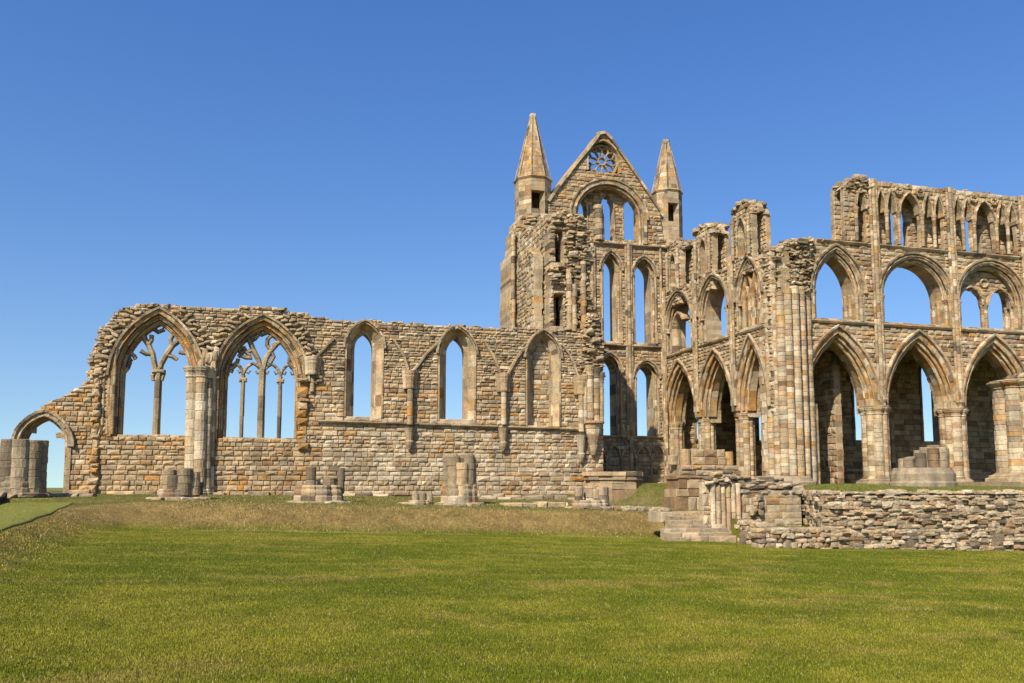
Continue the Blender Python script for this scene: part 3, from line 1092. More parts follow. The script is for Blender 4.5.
def build_transept():
    root = thing('transept', (21, DF, .4), 'tall roofless transept with a gabled end wall, rose window and two pointed turrets', 'ruined building')
    fr = Frame((0, DF, 0), X3, Y3)
    p = lambda x, y: onN(x, y, DF)

    def A(xl, xr, ys, yp, ya):
        xm = (xl + xr) / 2
        return Arch(p(xl, yp)[0], p(xr, yp)[0], p(xm, ys)[1], p(xm, yp)[1], p(xm, ya)[1])
    TH = 1.5
    gl = [(549, 216), (549, 202), (560, 186), (580, 160), (594, 143), (600, 134.5), (605, 133.5), (611, 140), (625, 160), (640, 182), (660, 212), (664, 236), (684, 240)]
    gp = [p(*k) for k in gl]
    outl = [(EW0 + .2, 0), p(517, 222)] + [p(535, 214)] + jag(gp[:2], .4, .04)[:-1] + gp[1:] + [(gp[-1][0], 0)]
    outl[1] = (EW0 + .2, outl[1][1])
    big = A(578, 640, 241, 217, 187)
    p2 = lambda x, y: onN(x, y, DF + .7)
    A2 = lambda xl, xr, ys, yp, ya: Arch(p2(xl, yp)[0], p2(xr, yp)[0], p2((xl + xr) / 2, ys)[1], p2((xl + xr) / 2, yp)[1], p2((xl + xr) / 2, ya)[1])
    la, lb, lc = A2(576, 587, 240, 209, 197), A2(600.5, 614, 240, 207, 194), A2(623.5, 638, 240, 209, 198)
    m2 = [A(562, 582, 343, 268, 252), A(604.5, 618, 343, 270, 256), A(636, 653, 343, 276, 261)]
    m1 = [A(562, 582, 436, 368, 353), A(602.5, 618, 436, 372, 358), A(638, 655.5, 437, 378, 365)]
    # rose: round opening under a pointed head
    rc = onN(601.5, 162, DF + .5)
    rr = abs(p(616.5, 162)[0] - p(601, 162)[0])
    rose = Arch(rc[0] - rr, rc[0] + rr, rc[1] - rr, rc[1] - .1, p(601, 140)[1])
    rose_in = [(rc[0] + .1 + rr * 1.04 * math.cos(2 * PI * i / 28), rc[1] + rr * math.sin(2 * PI * i / 28)) for i in range(28)]
    m = MB()
    lan = [a.poly(.26) for a in m2 + m1]
    pal = lambda s, z: P_GABLE(s, z) if z > p(600, 243)[1] else P_TRAN(s, z)
    masonry(m, fr, outl, [big.poly(.3), rose.poly(.12, rose.zs + .2)] + lan, 0, .7, pal, h=(.2, .31))
    masonry(m, fr, outl, [la.poly(0), lb.poly(0), lc.poly(0), rose_in] + lan, .702, TH, pal, h=(.2, .31), jit=.03)
    # coping of the gable
    for (i, j) in ((1, 6), (6, 10)):
        for k in range(i, j):
            a, b = gp[k], gp[k + 1]
            n = max(1, int(math.hypot(b[0] - a[0], b[1] - a[1]) / .6))
            for t in range(n):
                q0 = (a[0] + (b[0] - a[0]) * t / n, a[1] + (b[1] - a[1]) * t / n)
                q1 = (a[0] + (b[0] - a[0]) * (t + 1) / n, a[1] + (b[1] - a[1]) * (t + 1) / n)
                sweep(m, fr, [q0, q1], [(-.03, -.12), (.14, -.1), (.16, TH + .05), (-.03, TH + .05)], P_TOP)
    rock(m, fr.P(gp[6][0], .5, gp[6][1] + .1), (.3, .4, .25), P_TOP(0, 20))
    m.build('gable_wall', M_WALL, root)
    # rose tracery
    t = MB()
    tp = mkpal([(GREY, 4), (BUFF, 2)])
    circ = lambda R, n, c=rc: [(c[0] + R * math.cos(2 * PI * i / n), c[1] + R * math.sin(2 * PI * i / n)) for i in range(n)]
    ring(t, fr, rose, .0, .12, .02, .7, P_GABLE, jamb=2, zs=rose.zs + .3)
    sweep(t, fr, circ(rr * .98, 28), bar_prof(.2, .4), tp, closed=True, d=.5)
    sweep(t, fr, circ(rr * .24, 14), bar_prof(.15, .3), tp, closed=True, d=.5)
    for i in range(10):
        an = 2 * PI * (i + .5) / 10
        sweep(t, fr, [(rc[0] + rr * k * math.cos(an), rc[1] + rr * k * math.sin(an)) for k in (.26, .5, .74)], bar_prof(.11, .26), tp, d=.5)
        an2 = an + PI / 10
        b0 = (rc[0] + rr * .7 * math.cos(an), rc[1] + rr * .7 * math.sin(an))
        b1 = (rc[0] + rr * .7 * math.cos(an + PI / 5), rc[1] + rr * .7 * math.sin(an + PI / 5))
        mid = (rc[0] + rr * .93 * math.cos(an2), rc[1] + rr * .93 * math.sin(an2))
        cv = [((1 - q) ** 2 * b0[0] + 2 * q * (1 - q) * (2 * mid[0] - (b0[0] + b1[0]) / 2) + q * q * b1[0],
               (1 - q) ** 2 * b0[1] + 2 * q * (1 - q) * (2 * mid[1] - (b0[1] + b1[1]) / 2) + q * q * b1[1]) for q in (0, .2, .4, .6, .8, 1)]
        sweep(t, fr, cv, bar_prof(.1, .26), tp, d=.5)
    t.build('rose_window', M_STUMP, root)
    # round-headed recess
    m = MB()
    ring(m, fr, big, .0, .3, .12, .7, P_GABLE, n=14, jamb=4)
    ring(m, fr, big, .2, .48, -.06, .12, P_GABLE, n=14, jamb=4)
    roll(m, fr, big, .2, -.02, .07, P_TOP, n=14)
    roll(m, fr, big, .04, .12, .07, P_GABLE, n=14)
    sweep(m, fr, big.pts(.52, 16, 0), [(-.06, .02), (-.05, -.14), (.05, -.16), (.08, .02)], P_TOP)
    m.build('recess_arch', M_WALL, root)
    for a in (la, lb, lc):
        m = MB()
        roll(m, fr, a, .03, .72, .05, P_TOP, n=6)
        m.build('lancet_moulding', M_WALL, root)
    m = MB()
    e, z = onN(599, 240, DF - .1)
    zt = onN(599, 205, DF - .1)[1]
    shaft(m, e, DF + .0, .3, z, zt, P_TOP, wear=.08)
    shaft(m, e + .28, DF + .12, .2, z, zt - .5, P_TOP, wear=.08)
    m.build('broken_mullion', M_WALL, root)
    for a in m2 + m1:
        lancet(root, fr, a, P_TRAN, M_WALL, deep=TH - .02, o=.28)
    # wall shafts and strings
    for x in (592.5, 629.5):
        m = MB()
        e = p(x, 350)[0]
        shaft(m, e, DF - .06, .13, tz(e, DF), p(x, 244)[1], P_TRAN)
        m.build('vault_shaft', M_WALL, root)
    for x in (595, 627, 632, 662):
        m = MB()
        e = p(x, 350)[0]
        shaft(m, e, DF - .02, .09, p(x, 440)[1], p(x, 246)[1], P_TRAN)
        m.build('vault_shaft', M_WALL, root)
    for (y, h) in ((244, .22), (346, .2), (438, .2)):
        m = MB()
        e0, z = p(592, y)
        string(m, fr, e0, EE + 1.0, z, h, .14, P_TOP)
        m.build('string_course', M_WALL, root)
    # blind arcade at the foot
    m = MB()
    e0, e1 = EW1 + .3, EE
    k = 8
    z0 = p(630, 488)[1]
    for i in range(k):
        a = Arch(e0 + (e1 - e0) * i / k + .1, e0 + (e1 - e0) * (i + 1) / k - .1, z0, p(630, 458)[1], p(630, 446)[1])
        ring(m, fr, a, .0, .09, -.16, .02, P_TRAN, n=6, jamb=0)
        P = a.sl - .1
        shaft(m, P, DF - .1, .07, z0 - .2, a.zp, P_TRAN)
        capital(m, P, DF - .1, .07, a.zp - .2, a.zp, P_TRAN)
    for i in range(30):
        rock(m, (u(EW1, EE), DF - u(.1, .6), tz(22, DF - .5) + u(-.1, .15)), (.25, .2, .15), P_STUMP(0, 0))
    m.build('blind_arcade', M_WALL, root)

    # turrets
    def zz(x, y, n): return onN(x, y, n)[1]
    cy = DF + .9
    ex = onN(533, 190, cy)[0]
    octo_turret(root, ex, cy, 1.2, zz(533, 260, cy), zz(533, 184, cy), zz(533.5, 117, cy), (zz(533, 213, cy), zz(533, 194, cy), 5), .12, 'taller west turret with a sharp pointed spire')
    ex2 = onN(667, 200, cy)[0]
    octo_turret(root, ex2, cy, 1.02, zz(667, 300, cy), zz(667, 196, cy), zz(667, 143, cy), (zz(667, 225, cy), zz(667, 207, cy), 5), .2, 'shorter east turret with a blunt spire')
    # weathered buttress masses below the turrets
    m = MB()
    f2 = Frame((0, DF - .9, 0), X3, Y3)
    q = lambda x, y: onN(x, y, DF - .9)
    ol = [(q(511, 400)[0], 0), q(510.5, 330), q(511, 252), q(515, 250), q(516, 226), q(520, 224), q(521, 214), q(552, 213), q(552, 330), (q(552, 330)[0], 0)]
    masonry(m, f2, jag(ol[:-1], .5, .05) + [ol[-1]], [], 0, 2.6, P_TRAN, h=(.2, .33), jit=.08, ch=.03)
    for x in (513, 520, 527):
        e = q(x, 300)[0]
        shaft(m, e, DF - .95, .2 if x < 510 else .13, q(x, 400)[1], q(x, 252 if x < 510 else 232)[1], P_TRAN, wear=.04)
    face_rubble(m, f2, [q(524, 335), q(548, 335), q(550, 215), q(530, 216), q(520, 240)], -.05, P_TRAN, (.12, .26))
    m.build('turret_base', M_WALL, root)
    # west wall of the transept (runs north-south); outer and inner leaf with the wall passage between
    m = MB()
    fw = Frame((EW0, 0, 0), Y3, X3)
    zt = onN(552, 214, 46)[1]
    ol = [(45.4, 0), (45.4, zt - .6), (46.5, zt), (48, zt - .3), (49.5, zt + .2), (51.4, zt), (51.4, 0)]
    ol = [ol[0]] + jag(ol[1:-1], .4, .2) + [ol[-1]]
    masonry(m, fw, ol, [], 0, .6, P_TRAN, h=(.2, .33), jit=.06)
    masonry(m, fw, ol, [], 1.2, 1.8, P_TRAN, h=(.2, .33), jit=.06)
    fb = Frame((EW0 - .7, 0, 0), Y3, X3)
    zb = onN(540, 250, 46.6)[1]
    masonry(m, fb, [(45.9, 0), (45.9, zb - .5), (46.4, zb), (47.2, zb - .3), (47.2, 0)], [], 0, .7, P_TRAN, h=(.3, .42), jit=.1)
    # broken end facing south
    fe = Frame((0, 44.2, 0), X3, Y3)
    e = lambda x, y: onN(x, y, 44.2)
    olp = [(551, 345), (551, 300), (553, 268), (549, 240), (552, 224), (556, 214), (566, 210.5), (575, 214), (585, 216), (588, 226), (592, 243), (595, 258), (591, 272), (590, 290), (594, 300), (602, 318), (604, 345)]
    ol = [e(*k) for k in olp]
    oj = [ol[0]] + jag(ol[1:-1], .35, .13) + [ol[-1]]
    h1 = Arch(e(556.5, 250)[0], e(565, 250)[0], e(560, 262)[1], e(560, 229.6)[1], e(560, 228)[1])
    h2 = Arch(e(555.5, 300)[0], e(565, 300)[0], e(560, 328)[1], e(560, 293.6)[1], e(560, 292)[1])
    masonry(m, fe, oj, [h1.poly(), h2.poly()], .1, 1.2, P_TOP, h=(.2, .36), L=(.25, .7), jit=.16, ch=.035)
    for poly in ([(567, 326), (600, 326), (592, 300), (588, 270), (592, 245), (584, 220), (570, 214)], [(552, 285), (566, 285), (566, 265), (553, 265)], [(556, 225), (584, 225), (582, 215), (558, 214)]):
        face_rubble(m, fe, [e(*k) for k in poly], .1, P_TOP, (.1, .24))
    for (x, y0, y1) in ((569, 330, 270), (573.5, 332, 285), (583, 330, 262)):
        ee, z0 = e(x, y0)
        shaft(m, ee, 44.1, .17, z0, e(x, y1)[1], P_TRAN, wear=.06)
    topping(m, fe, ol[4:12], .1, 1.2, P_TOP, .25, (.1, .2))
    m.build('west_wall', M_WALL, root)
    # broken respond where nave wall and transept meet
    m = MB()
    ff = Frame((0, 43.6, 0), X3, Y3)
    g = lambda x, y: onN(x, y, 43.6)
    face_rubble(m, ff, [g(*k) for k in [(584, 380), (605, 380), (605, 345), (602, 325), (596, 312), (588, 316), (585, 340)]], .3, P_TOP, (.08, .16))
    for (x, y0, y1, r) in ((591.5, 424, 369, .2), (598, 424, 371, .2), (603, 424, 376, .14), (586.5, 424, 378, .13)):
        ee, z0 = g(x, y0)
        shaft(m, ee, 43.8, r, z0, g(x, y1)[1], P_TRAN, wear=.03)
        capital(m, ee, 43.8, r, g(x, y1 + 7)[1], g(x, y1 - 4)[1], P_TOP)
    ee, zc = g(595, 424)
    zd = g(595, 455)[1]
    hh = (zc - zd) / 6
    for k in range(6):
        r0, r1 = .14 + .065 * k, .14 + .065 * (k + 1)
        lathe(m, ee + u(-.03, .03), 43.9, [(r0 * .9, zd + hh * k), (r0, zd + hh * k + .03), (r1, zd + hh * (k + 1) - .03), (r1 * .93, zd + hh * (k + 1))], P_TRAN(ee + k, zc), 11)
    lathe(m, ee, 43.86, [(.5, zc - .02), (.6, zc + .05), (.6, zc + .13), (.5, zc + .17)], P_TRAN(ee, zc), 14)
    for (x, y) in ((590, 331), (596, 340), (592, 350), (600, 358)):
        ee, z = g(x, y)
        box(m, ee - .22, ee + .25, 43.55, 44.1, z - .12, z + .12, P_TOP(ee, z), .05, .06)
    m.build('broken_respond', M_WALL, root)

    # ---------------- east wall, seen from the west
    fe = Frame((EE, 0, 0), Y3, X3)
    q = lambda x, y: onE(x, y, EE)
    T = 1.3
    nd = [52.6, q(695, 300)[0], q(732, 300)[0], q(767, 300)[0]]      # bay divisions, north to south
    print('ND', nd)
    zf = tz(26.5, 44)
    zspr = q(750, 409)[1]
    zap = q(752, 352)[1]
    zsill = q(768, 326)[1]
    tsp = q(752, 296)[1]
    tap = q(752, 264)[1]
    zstr = q(733, 262)[1]
    arc, tri = [], []
    for k in range(3):
        a, b = nd[k + 1], nd[k]
        arc.append(Arch(a + .72, b - .72, zf - .3, zspr, zap))
        tri.append(Arch(a + .85, b - .85, zsill + .25, tsp, tap))
    tops = [q(*k) for k in ((768, 246), (764, 257), (748, 259), (733, 260), (729, 268), (722, 270), (698, 276), (692, 283), (687, 285), (666, 290))]
    ol = [(tops[0][0], zspr - .35)] + jag(tops, .3, .12) + [(52.5, tops[-1][1]), (52.5, zspr - .35)]
    m = MB()
    masonry(m, fe, ol, [x.poly(.55) for x in arc] + [x.poly(.4) for x in tri], 0, .45, P_TRAN, h=(.19, .3))
    masonry(m, fe, ol, [x.poly(.1) for x in arc] + [x.poly(.12) for x in tri[:2]], .452, T, P_TRAN, h=(.19, .3))
    topping(m, fe, tops, 0, T, P_TOP, .22, (.1, .22))
    m.build('east_wall', M_WALL, root)
    for x in arc:
        m = MB()
        ring(m, fe, x, .36, .6, .0, .45, P_ARCH, n=9, jamb=0)
        ring(m, fe, x, .18, .37, .2, .5, P_ARCH, n=9, jamb=0)
        ring(m, fe, x, 0, .19, .4, .9, P_ARCH, n=9, jamb=0)
        ring(m, fe, x, .18, .6, .9, T, P_ARCH, n=9, jamb=0)
        for o, d, r in ((.36, .06, .045), (.18, .24, .045), (.02, .42, .045)):
            roll(m, fe, x, o, d, r, P_ARCH, n=9, jamb=0)
        sweep(m, fe, x.pts(.66, 10, 0), [(-.06, .02), (-.05, -.13), (.06, -.15), (.08, .02)], P_TOP)
        m.build('arcade_arch', M_PIER, root)
    for k in (0, 1, 2):
        n = nd[k]
        if k == 0: n -= .5
        pier(root, EE + .62, n, .55, tz(EE, n) - .05, zspr, P_TRAN if k < 2 else P_PIER)
    for i, x in enumerate(tri):
        m = MB()
        ring(m, fe, x, .22, .42, .0, .45, P_TRAN, n=9)
        ring(m, fe, x, .0, .23, .25, T, P_TRAN, n=9)
        for o, d, r in ((.3, .0, .06), (.22, .1, .06), (.06, .25, .07)):
            roll(m, fe, x, o, d, r, P_TRAN, n=9)
        sweep(m, fe, x.pts(.47, 10, 0), [(-.06, .02), (-.05, -.13), (.06, -.15), (.08, .02)], P_TOP)
        for s in (x.sl - .14, x.sr + .14):
            capital(m, EE + .1, s, .13, x.zp - .3, x.zp, P_TRAN)
        if i == 2:                                    # blind tracery of the nearest bay
            for j in range(4):
                h = Arch(x.sl + x.w * 2 * j / 4, x.sl + x.w * 2 * (j + 1) / 4, x.zs, x.zp - .1, x.zp + .75)
                sweep(m, fe, h.pts(0, 6, 3), bar_prof(.15, .25), P_ARCH, d=.35)
            for j in range(2):
                h = Arch(x.sl + x.w * j, x.sl + x.w * (j + 1), x.zs, x.zp, x.zp + 1.5)
                sweep(m, fe, h.pts(0, 6, 3), bar_prof(.2, .3), P_ARCH, d=.3)
        elif i == 0:                                  # broken shaft and half of the sub-arch
            h = Arch(x.mid, x.sr, x.zs, x.zp, x.zp + 1.0)
            sweep(m, fe, h.pts(0, 7, 3)[5:], bar_prof(.3, .6), P_TRAN, d=.6)
        m.build('triforium_arch', M_WALL, root)
    m = MB()
    string(m, fe, nd[3] + .3, 52.4, zsill, .2, .08, P_TRAN)
    m.build('string_course', M_WALL, root)
    for n, zb in ((52.2, 0), (nd[1], zspr + .3), (nd[2], zspr + .3)):
        for dn, r in ((-.17, .085), (0, .125), (.17, .085)):
            m = MB()
            shaft(m, EE - .06, n + dn, r, zf if zb == 0 else zb, zstr + .4, P_TRAN)
            m.build('vault_shaft', M_WALL, root)
    # clerestory fragments
    for (xs, yt, _yb, _hx) in (((666, 687), 242, 292, (673, 684)), ((694, 721), 227, 278, (706, 716)), ((731, 762), 206, 262, (746, 757))):
        m = MB()
        n1, z1 = q(xs[0], yt)
        n0, _ = q(xs[1], yt)
        n0 = n1 - (n1 - n0) * .62                    # the rest of the apparent width is its thickness
        zb_ = zstr - 1.0
        zt = q(xs[0] + 4, yt)[1]
        ol = [(n0, zb_)] + jag([(n0, zt - .8), (n0 + (n1 - n0) * .3, zt), (n0 + (n1 - n0) * .75, zt + .05), (n1, zt - .3)], .3, .12) + [(n1, zb_)]
        c = (n0 + n1) / 2
        hole = Arch(c - .42, c + .42, zstr + .1, zt - 1.7, zt - .9)
        masonry(m, fe, ol, [hole.poly(.0)], .0, .5, P_TRAN, h=(.19, .3), jit=.06)
        masonry(m, fe, ol, [], .9, 1.35, P_TRAN, h=(.19, .3), jit=.06)
        masonry(m, Frame((EE, n1, 0), X3, (0, -1, 0)), [(.3, zb_), (.3, zt - .5), (1.1, zt - .4), (1.1, zb_)], [], 0, .5, P_TRAN, jit=.06)
        masonry(m, fe, [(n0, zt - .7), (n0 + .2, zt - .2), (n1 - .2, zt - .15), (n1, zt - .6)], [], .45, .95, P_TRAN)
        topping(m, fe, ol[1:-1], 0, 1.3, P_TOP, .2, (.12, .24))
        roll(m, fe, hole, .05, .0, .07, P_TOP, n=6)
        for s in (n0 + .15, n1 - .15):
            shaft(m, EE - .05, s, .1, zstr, zt - .7, P_TRAN)
            capital(m, EE - .05, s, .1, zt - 1.2, zt - .9, P_TRAN)
        m.build('clerestory_fragment', M_WALL, root)
    # vaulted aisle beyond the east wall
    m = MB()
    ft = Frame((0, 0, 0), X3, Y3)
    n = 41.6
    while n < 52.4:
        w = min(u(.4, .7), 52.45 - n)
        box(m, EE + T + .01, 30.79, n, n + w, zsill - .75, zsill - .3 + u(-.05, .1), P_AISLE(n, 9), .03)
        n += w
    m.build('aisle_vault', M_WALL, root)
    m = MB()
    fa = Frame((30.8, 0, 0), Y3, X3)
    ztp = zsill - .2
    l = [Arch(onE(762.5, 420, 30.8)[0] - .45, onE(762.5, 420, 30.8)[0] + 1.3, onE(762, 441, 30.8)[1], onE(762, 405, 30.8)[1], onE(762, 396, 30.8)[1]), ]
    ol = [(42, 0)] + jag([(42, ztp - .6), (46, ztp), (52.5, ztp - .2)], .4, .15) + [(52.5, 0)]
    masonry(m, fa, ol, [x.poly(.1) for x in l], 0, .55, P_AISLE, h=(.26, .36))
    for x in l:
        ring(m, fa, x, 0, .14, -.03, .55, P_AISLE, n=6)
    fn = Frame((0, DF + .2, 0), X3, Y3)
    g = lambda x, y: onN(x, y, DF + .2)
    a = Arch(g(696.5, 420)[0], g(704, 420)[0] + .45, g(699, 441)[1], g(699, 402)[1], g(699, 392)[1])
    ol = [(EE + 1.3, 0), (EE + 1.3, ztp), (31.8, ztp - .3), (31.8, 0)]
    masonry(m, fn, ol, [a.poly(.1)], 0, 1.1, P_AISLE, h=(.26, .36))
    ring(m, fn, a, 0, .14, -.03, 1.1, P_AISLE, n=6)
    m.build('aisle_wall', M_WALL, root)


def pier(parent, x, y, r, z0, z1, pal, name='arcade_pier', capz=.5):
    """clustered pier: eight shafts round a core"""
    m = MB()
    hb = .55
    sh = [(r * .62 * math.cos(PI / 4 * i + PI / 8), r * .62 * math.sin(PI / 4 * i + PI / 8), r * (.36 if i % 2 else .30)) for i in range(8)]
    shaft(m, x, y, r * .72, z0, z1, pal)
    for (dx, dy, k) in sh:
        shaft(m, x + dx, y + dy, k, z0 + hb * .5, z1 - capz, pal, h=(.22, .32))
    o = m.build(name, M_PIER, parent)
    c = MB()
    for (dx, dy, k) in sh:
        capital(c, x + dx, y + dy, k, z1 - capz, z1 - .08, pal)
    lathe(c, x, y, [(r * 1.0, z1 - .1), (r * 1.06, z1 - .05), (r * 1.06, z1 + .0), (r * .9, z1 + .01)], pal(x, z1), 16)
    c.build('capital', M_PIER, o)
    b = MB()
    lathe(b, x, y, [(r * 1.42, z0 - .2), (r * 1.42, z0 + hb * .35), (r * 1.34, z0 + hb * .42), (r * 1.28, z0 + hb * .45), (r * 1.28, z0 + hb * .62), (r * 1.12, z0 + hb * .72)], P_STUMP(x, z0), 8, rot=PI / 8)
    for (dx, dy, k) in sh:
        base(b, x + dx, y + dy, k * .85, z0 + hb * .5, z0 + hb, pal)
    b.build('base', M_STUMP, o)
    return o


# ------------------------------------------------------------------ CHOIR
def build_choir():
    D = 40.0
    T = 1.3
    fr = Frame((0, D, 0), X3, Y3)
    p = lambda x, y: onN(x, y, D)
    root = thing('choir', (33, D, .5), 'three storey choir arcade with pointed arches and blind top arcade, cut by the right edge', 'ruined building')
    b1, b2 = onN(876, 260, D - .05)[0], onN(953, 260, D - .05)[0]
    bays = [b1 + (b2 - b1) * k for k in (-1, 0, 1, 2, 3)]
    print('BAYS', bays)
    zf = tz(32, 39.8)
    zspr = p(869, 405)[1]
    zap = p(912, 344)[1]
    zsill = p(876, 326)[1]
    tsp = p(913, 297)[1]
    tap = p(913, 262)[1]
    zstr = p(876, 246)[1]
    ztop = p(890, 184)[1]
    arc, tri = [], []
    for a, b in zip(bays[:-1], bays[1:]):
        arc.append(Arch(a + .74, b - .74, zf - .3, zspr, zap))
        tri.append(Arch(a + .62, b - .55, zsill + .2, tsp, tap))
    tri[0] = Arch(p(818, 290)[0], p(857, 290)[0], zsill + .2, tsp, tap + .05)
    E1 = bays[-1]
    # arcade and triforium stage
    m = MB()
    tops = [(25.9, zstr - .9), (26.6, zstr - .3), (27.5, zstr + .05), (29, zstr + .1), (31, zstr), (34, zstr + .0), (E1, zstr)]
    ol = [(26.3, zspr - .4), (25.9, zsill)] + jag(tops[:3], .3, .1) + tops[3:] + [(E1, zspr - .4)]
    masonry(m, fr, ol, [x.poly(.52) for x in arc] + [x.poly(.42) for x in tri], 0, .42, P_CHOIR, h=(.19, .3))
    masonry(m, fr, ol, [x.poly(.05) for x in arc] + [x.poly(.08) for x in tri], .422, T, P_CHOIR, h=(.19, .3))
    topping(m, fr, tops[:5], 0, T, P_TOP, .2, (.12, .24))
    # broken core-work over the crossing pier
    fq = Frame((0, D - .3, 0), X3, Y3)
    face_rubble(m, fq, [onN(*k, D - .3) for k in [(770, 298), (790, 288), (810, 292), (813, 262), (812, 243), (798, 239), (784, 243), (772, 250), (770, 270)]], .15, P_TOP, (.09, .19))
    topping(m, fr, [(25.6, zstr - 1.6), (26.4, zstr - .6), (28.2, zstr + .1)], -.4, 1.0, P_TOP, .14, (.1, .24))
    face_rubble(m, Frame((26.2, 0, 0), Y3, X3), [(39.9, zstr - 2.6), (41.3, zstr - 2.6), (41.3, zstr - .3), (40.1, zstr - .6)], -.1, P_TOP, (.09, .19))
    m.build('arcade_wall', M_WALL, root)
    for x in arc:
        m = MB()
        ring(m, fr, x, .34, .58, .0, .42, P_ARCH, n=13, jamb=0, jit=.03)
        ring(m, fr, x, .17, .35, .18, .46, P_ARCH, n=12, jamb=0, jit=.03)
        ring(m, fr, x, 0, .18, .36, .94, P_ARCH, n=12, jamb=0, jit=.03)
        ring(m, fr, x, .17, .58, .94, T, P_ARCH, n=10, jamb=0)
        for o, d, r in ((.34, .05, .045), (.17, .22, .045), (.0, .42, .045)):
            roll(m, fr, x, o, d, r, P_ARCH, n=10, jamb=0)
        sweep(m, fr, x.pts(.66, 12, 0), [(-.07, .02), (-.05, -.15), (.06, -.18), (.09, .02)], P_CHOIR)
        m.build('arcade_arch', M_PIER, root)
    for b in bays[1:]:
        pier(root, b, D + .62, .76, tz(b, D) - .05, zspr, P_PIER)
    # triforium
    for i, x in enumerate(tri):
        m = MB()
        ring(m, fr, x, .22, .44, .0, .42, P_CHOIR, n=12)
        ring(m, fr, x, .0, .23, .24, T, P_CHOIR, n=12)
        for o, d, r in ((.33, -.01, .06), (.22, .08, .06), (.1, .22, .06), (.02, .3, .06)):
            roll(m, fr, x, o, d, r, P_CHOIR, n=12, jamb=0)
        sweep(m, fr, x.pts(.5, 14, 0), [(-.07, .02), (-.05, -.13), (.06, -.16), (.09, .02)], P_TOP)
        for s in (x.sl, x.sr):
            sg = 1 if s == x.sr else -1
            for k, (dx, dy) in enumerate(((.30, .06), (.14, .22), (0, .62), (.0, 1.0))):
                shaft(m, s + sg * dx - sg * .02, D + dy, .1, x.zs, x.zp - .3, P_CHOIR)
                capital(m, s + sg * dx - sg * .02, D + dy, .1, x.zp - .32, x.zp, P_CHOIR)
        if i >= 2:                                     # the bays that keep their pair of lights
            ty = [x.poly(-.02)]
            s1 = Arch(x.sl + .15, x.mid - .22, x.zs - .1, x.zp - .05, x.zp + .95)
            s2 = Arch(x.mid + .22, x.sr - .15, x.zs - .1, x.zp - .05, x.zp + .95)
            ol = x.pts(-.01, 12, 2)
            qc = (x.mid, x.zp + 1.25)
            qf = [(qc[0] + .26 * math.cos(2 * PI * k / 12), qc[1] + .22 * math.sin(2 * PI * k / 12)) for k in range(12)]
            masonry(m, fr, [(s, max(z, x.zp - .1)) for s, z in ol], [s1.poly(.0), s2.poly(.0)], .5, .85, P_CHOIR, h=(.24, .34))
            sweep(m, fr, qf, rnd_prof(.06), P_TOP, closed=True, d=.5)
            for s in (s1, s2):
                ring(m, fr, s, -.0, .12, .42, .6, P_CHOIR, n=8, jamb=0)
                roll(m, fr, s, .02, .45, .06, P_TOP, n=8, jamb=0)
            for dx, dy in ((-.1, .62), (.1, .62), (0, .75), (0, .52)):
                shaft(m, x.mid + dx, D + dy, .13, x.zs, x.zp - .35, P_CHOIR)
                capital(m, x.mid + dx, D + dy, .12, x.zp - .36, x.zp - .05, P_CHOIR)
        m.build('triforium_arch', M_WALL, root)
    # strings
    m = MB()
    string(m, fr, 27.6, E1, zsill, .2, .09, P_CHOIR)
    m.build('string_course', M_WALL, root)
    m = MB()
    string(m, fr, 28.6, E1, zstr - .05, .2, .11, P_TOP)
    m.build('string_course', M_WALL, root)
    # wall shafts between bays
    for b in bays[1:]:
        for dx, r in ((-.2, .085), (0, .14), (.2, .085)):
            m = MB()
            shaft(m, b + dx, D - .05, r, zspr + .25, ztop + .15, P_CHOIR)
            if dx == 0:
                lathe(m, b, D, [(.05, zspr + .0), (.18, zspr + .12), (.3, zspr + .3)], P_TOP(b, 3), 10)
            m.build('vault_shaft', M_WALL, root)
    # clerestory: open arcade in front, wall with one lancet per bay behind
    m = MB()
    xl = p(844, 200)[0]
    prof = [(xl, zstr + .2), (xl + .05, ztop - .4), (xl + .4, ztop + .1), (xl + 1.2, ztop + .35), (xl + 2.2, ztop + .1), (bays[1], ztop + .15), (bays[2], ztop + .1), (38.2, ztop + .25), (E1, ztop + .1)]
    outl = [prof[0]] + jag(prof[1:-1], .3, .06) + [prof[-1], (E1, zstr + .2)]
    fh, bh, cols = [], [], []
    zc = p(887, 211)[1]
    za = p(887, 191)[1]
    for i, (a, b) in enumerate(zip(bays[:-1], bays[1:])):
        for o, w in ((.5, .58), (1.2, .58), (2.45, 1.3), (3.68, .58), (4.42, .58)):
            s0, s1 = a + o - w / 2, a + o + w / 2
            if s0 < xl + .25:
                continue
            ar = Arch(s0, s1, zstr + .22, zc if w < 1 else zc + .05, za if w < 1 else za + .0)
            fh.append(ar)
            if w > 1 and i != 0:
                bh.append(Arch(s0 + .12, s1 - .12, zstr + .35, zc, za - .1))
        for o in (.86, 1.66, 3.25, 4.06):
            if a + o > xl + .2:
                cols.append(a + o)
    masonry(m, fr, outl, [x.poly(.07) for x in fh], 0, .4, P_CHOIR, h=(.22, .32), L=(.2, .6))
    masonry(m, fr, outl, [x.poly(0) for x in bh], .85, T, P_CHOIR, h=(.24, .34))
    masonry(m, fr, [(xl, ztop - .5), (xl + .5, ztop), (E1, ztop), (E1, ztop - .5)], [], .4, .85, P_CHOIR)
    topping(m, fr, prof[1:], 0, T, P_TOP, .3, (.06, .12), lift=.0)
    face_rubble(m, fr, [(xl + .2, ztop - .8), (xl + 1.9, ztop - .6), (xl + 1.9, ztop + .1), (xl + .5, ztop + .05)], .02, P_TOP, (.1, .2))
    m.build('clerestory_wall', M_WALL, root)
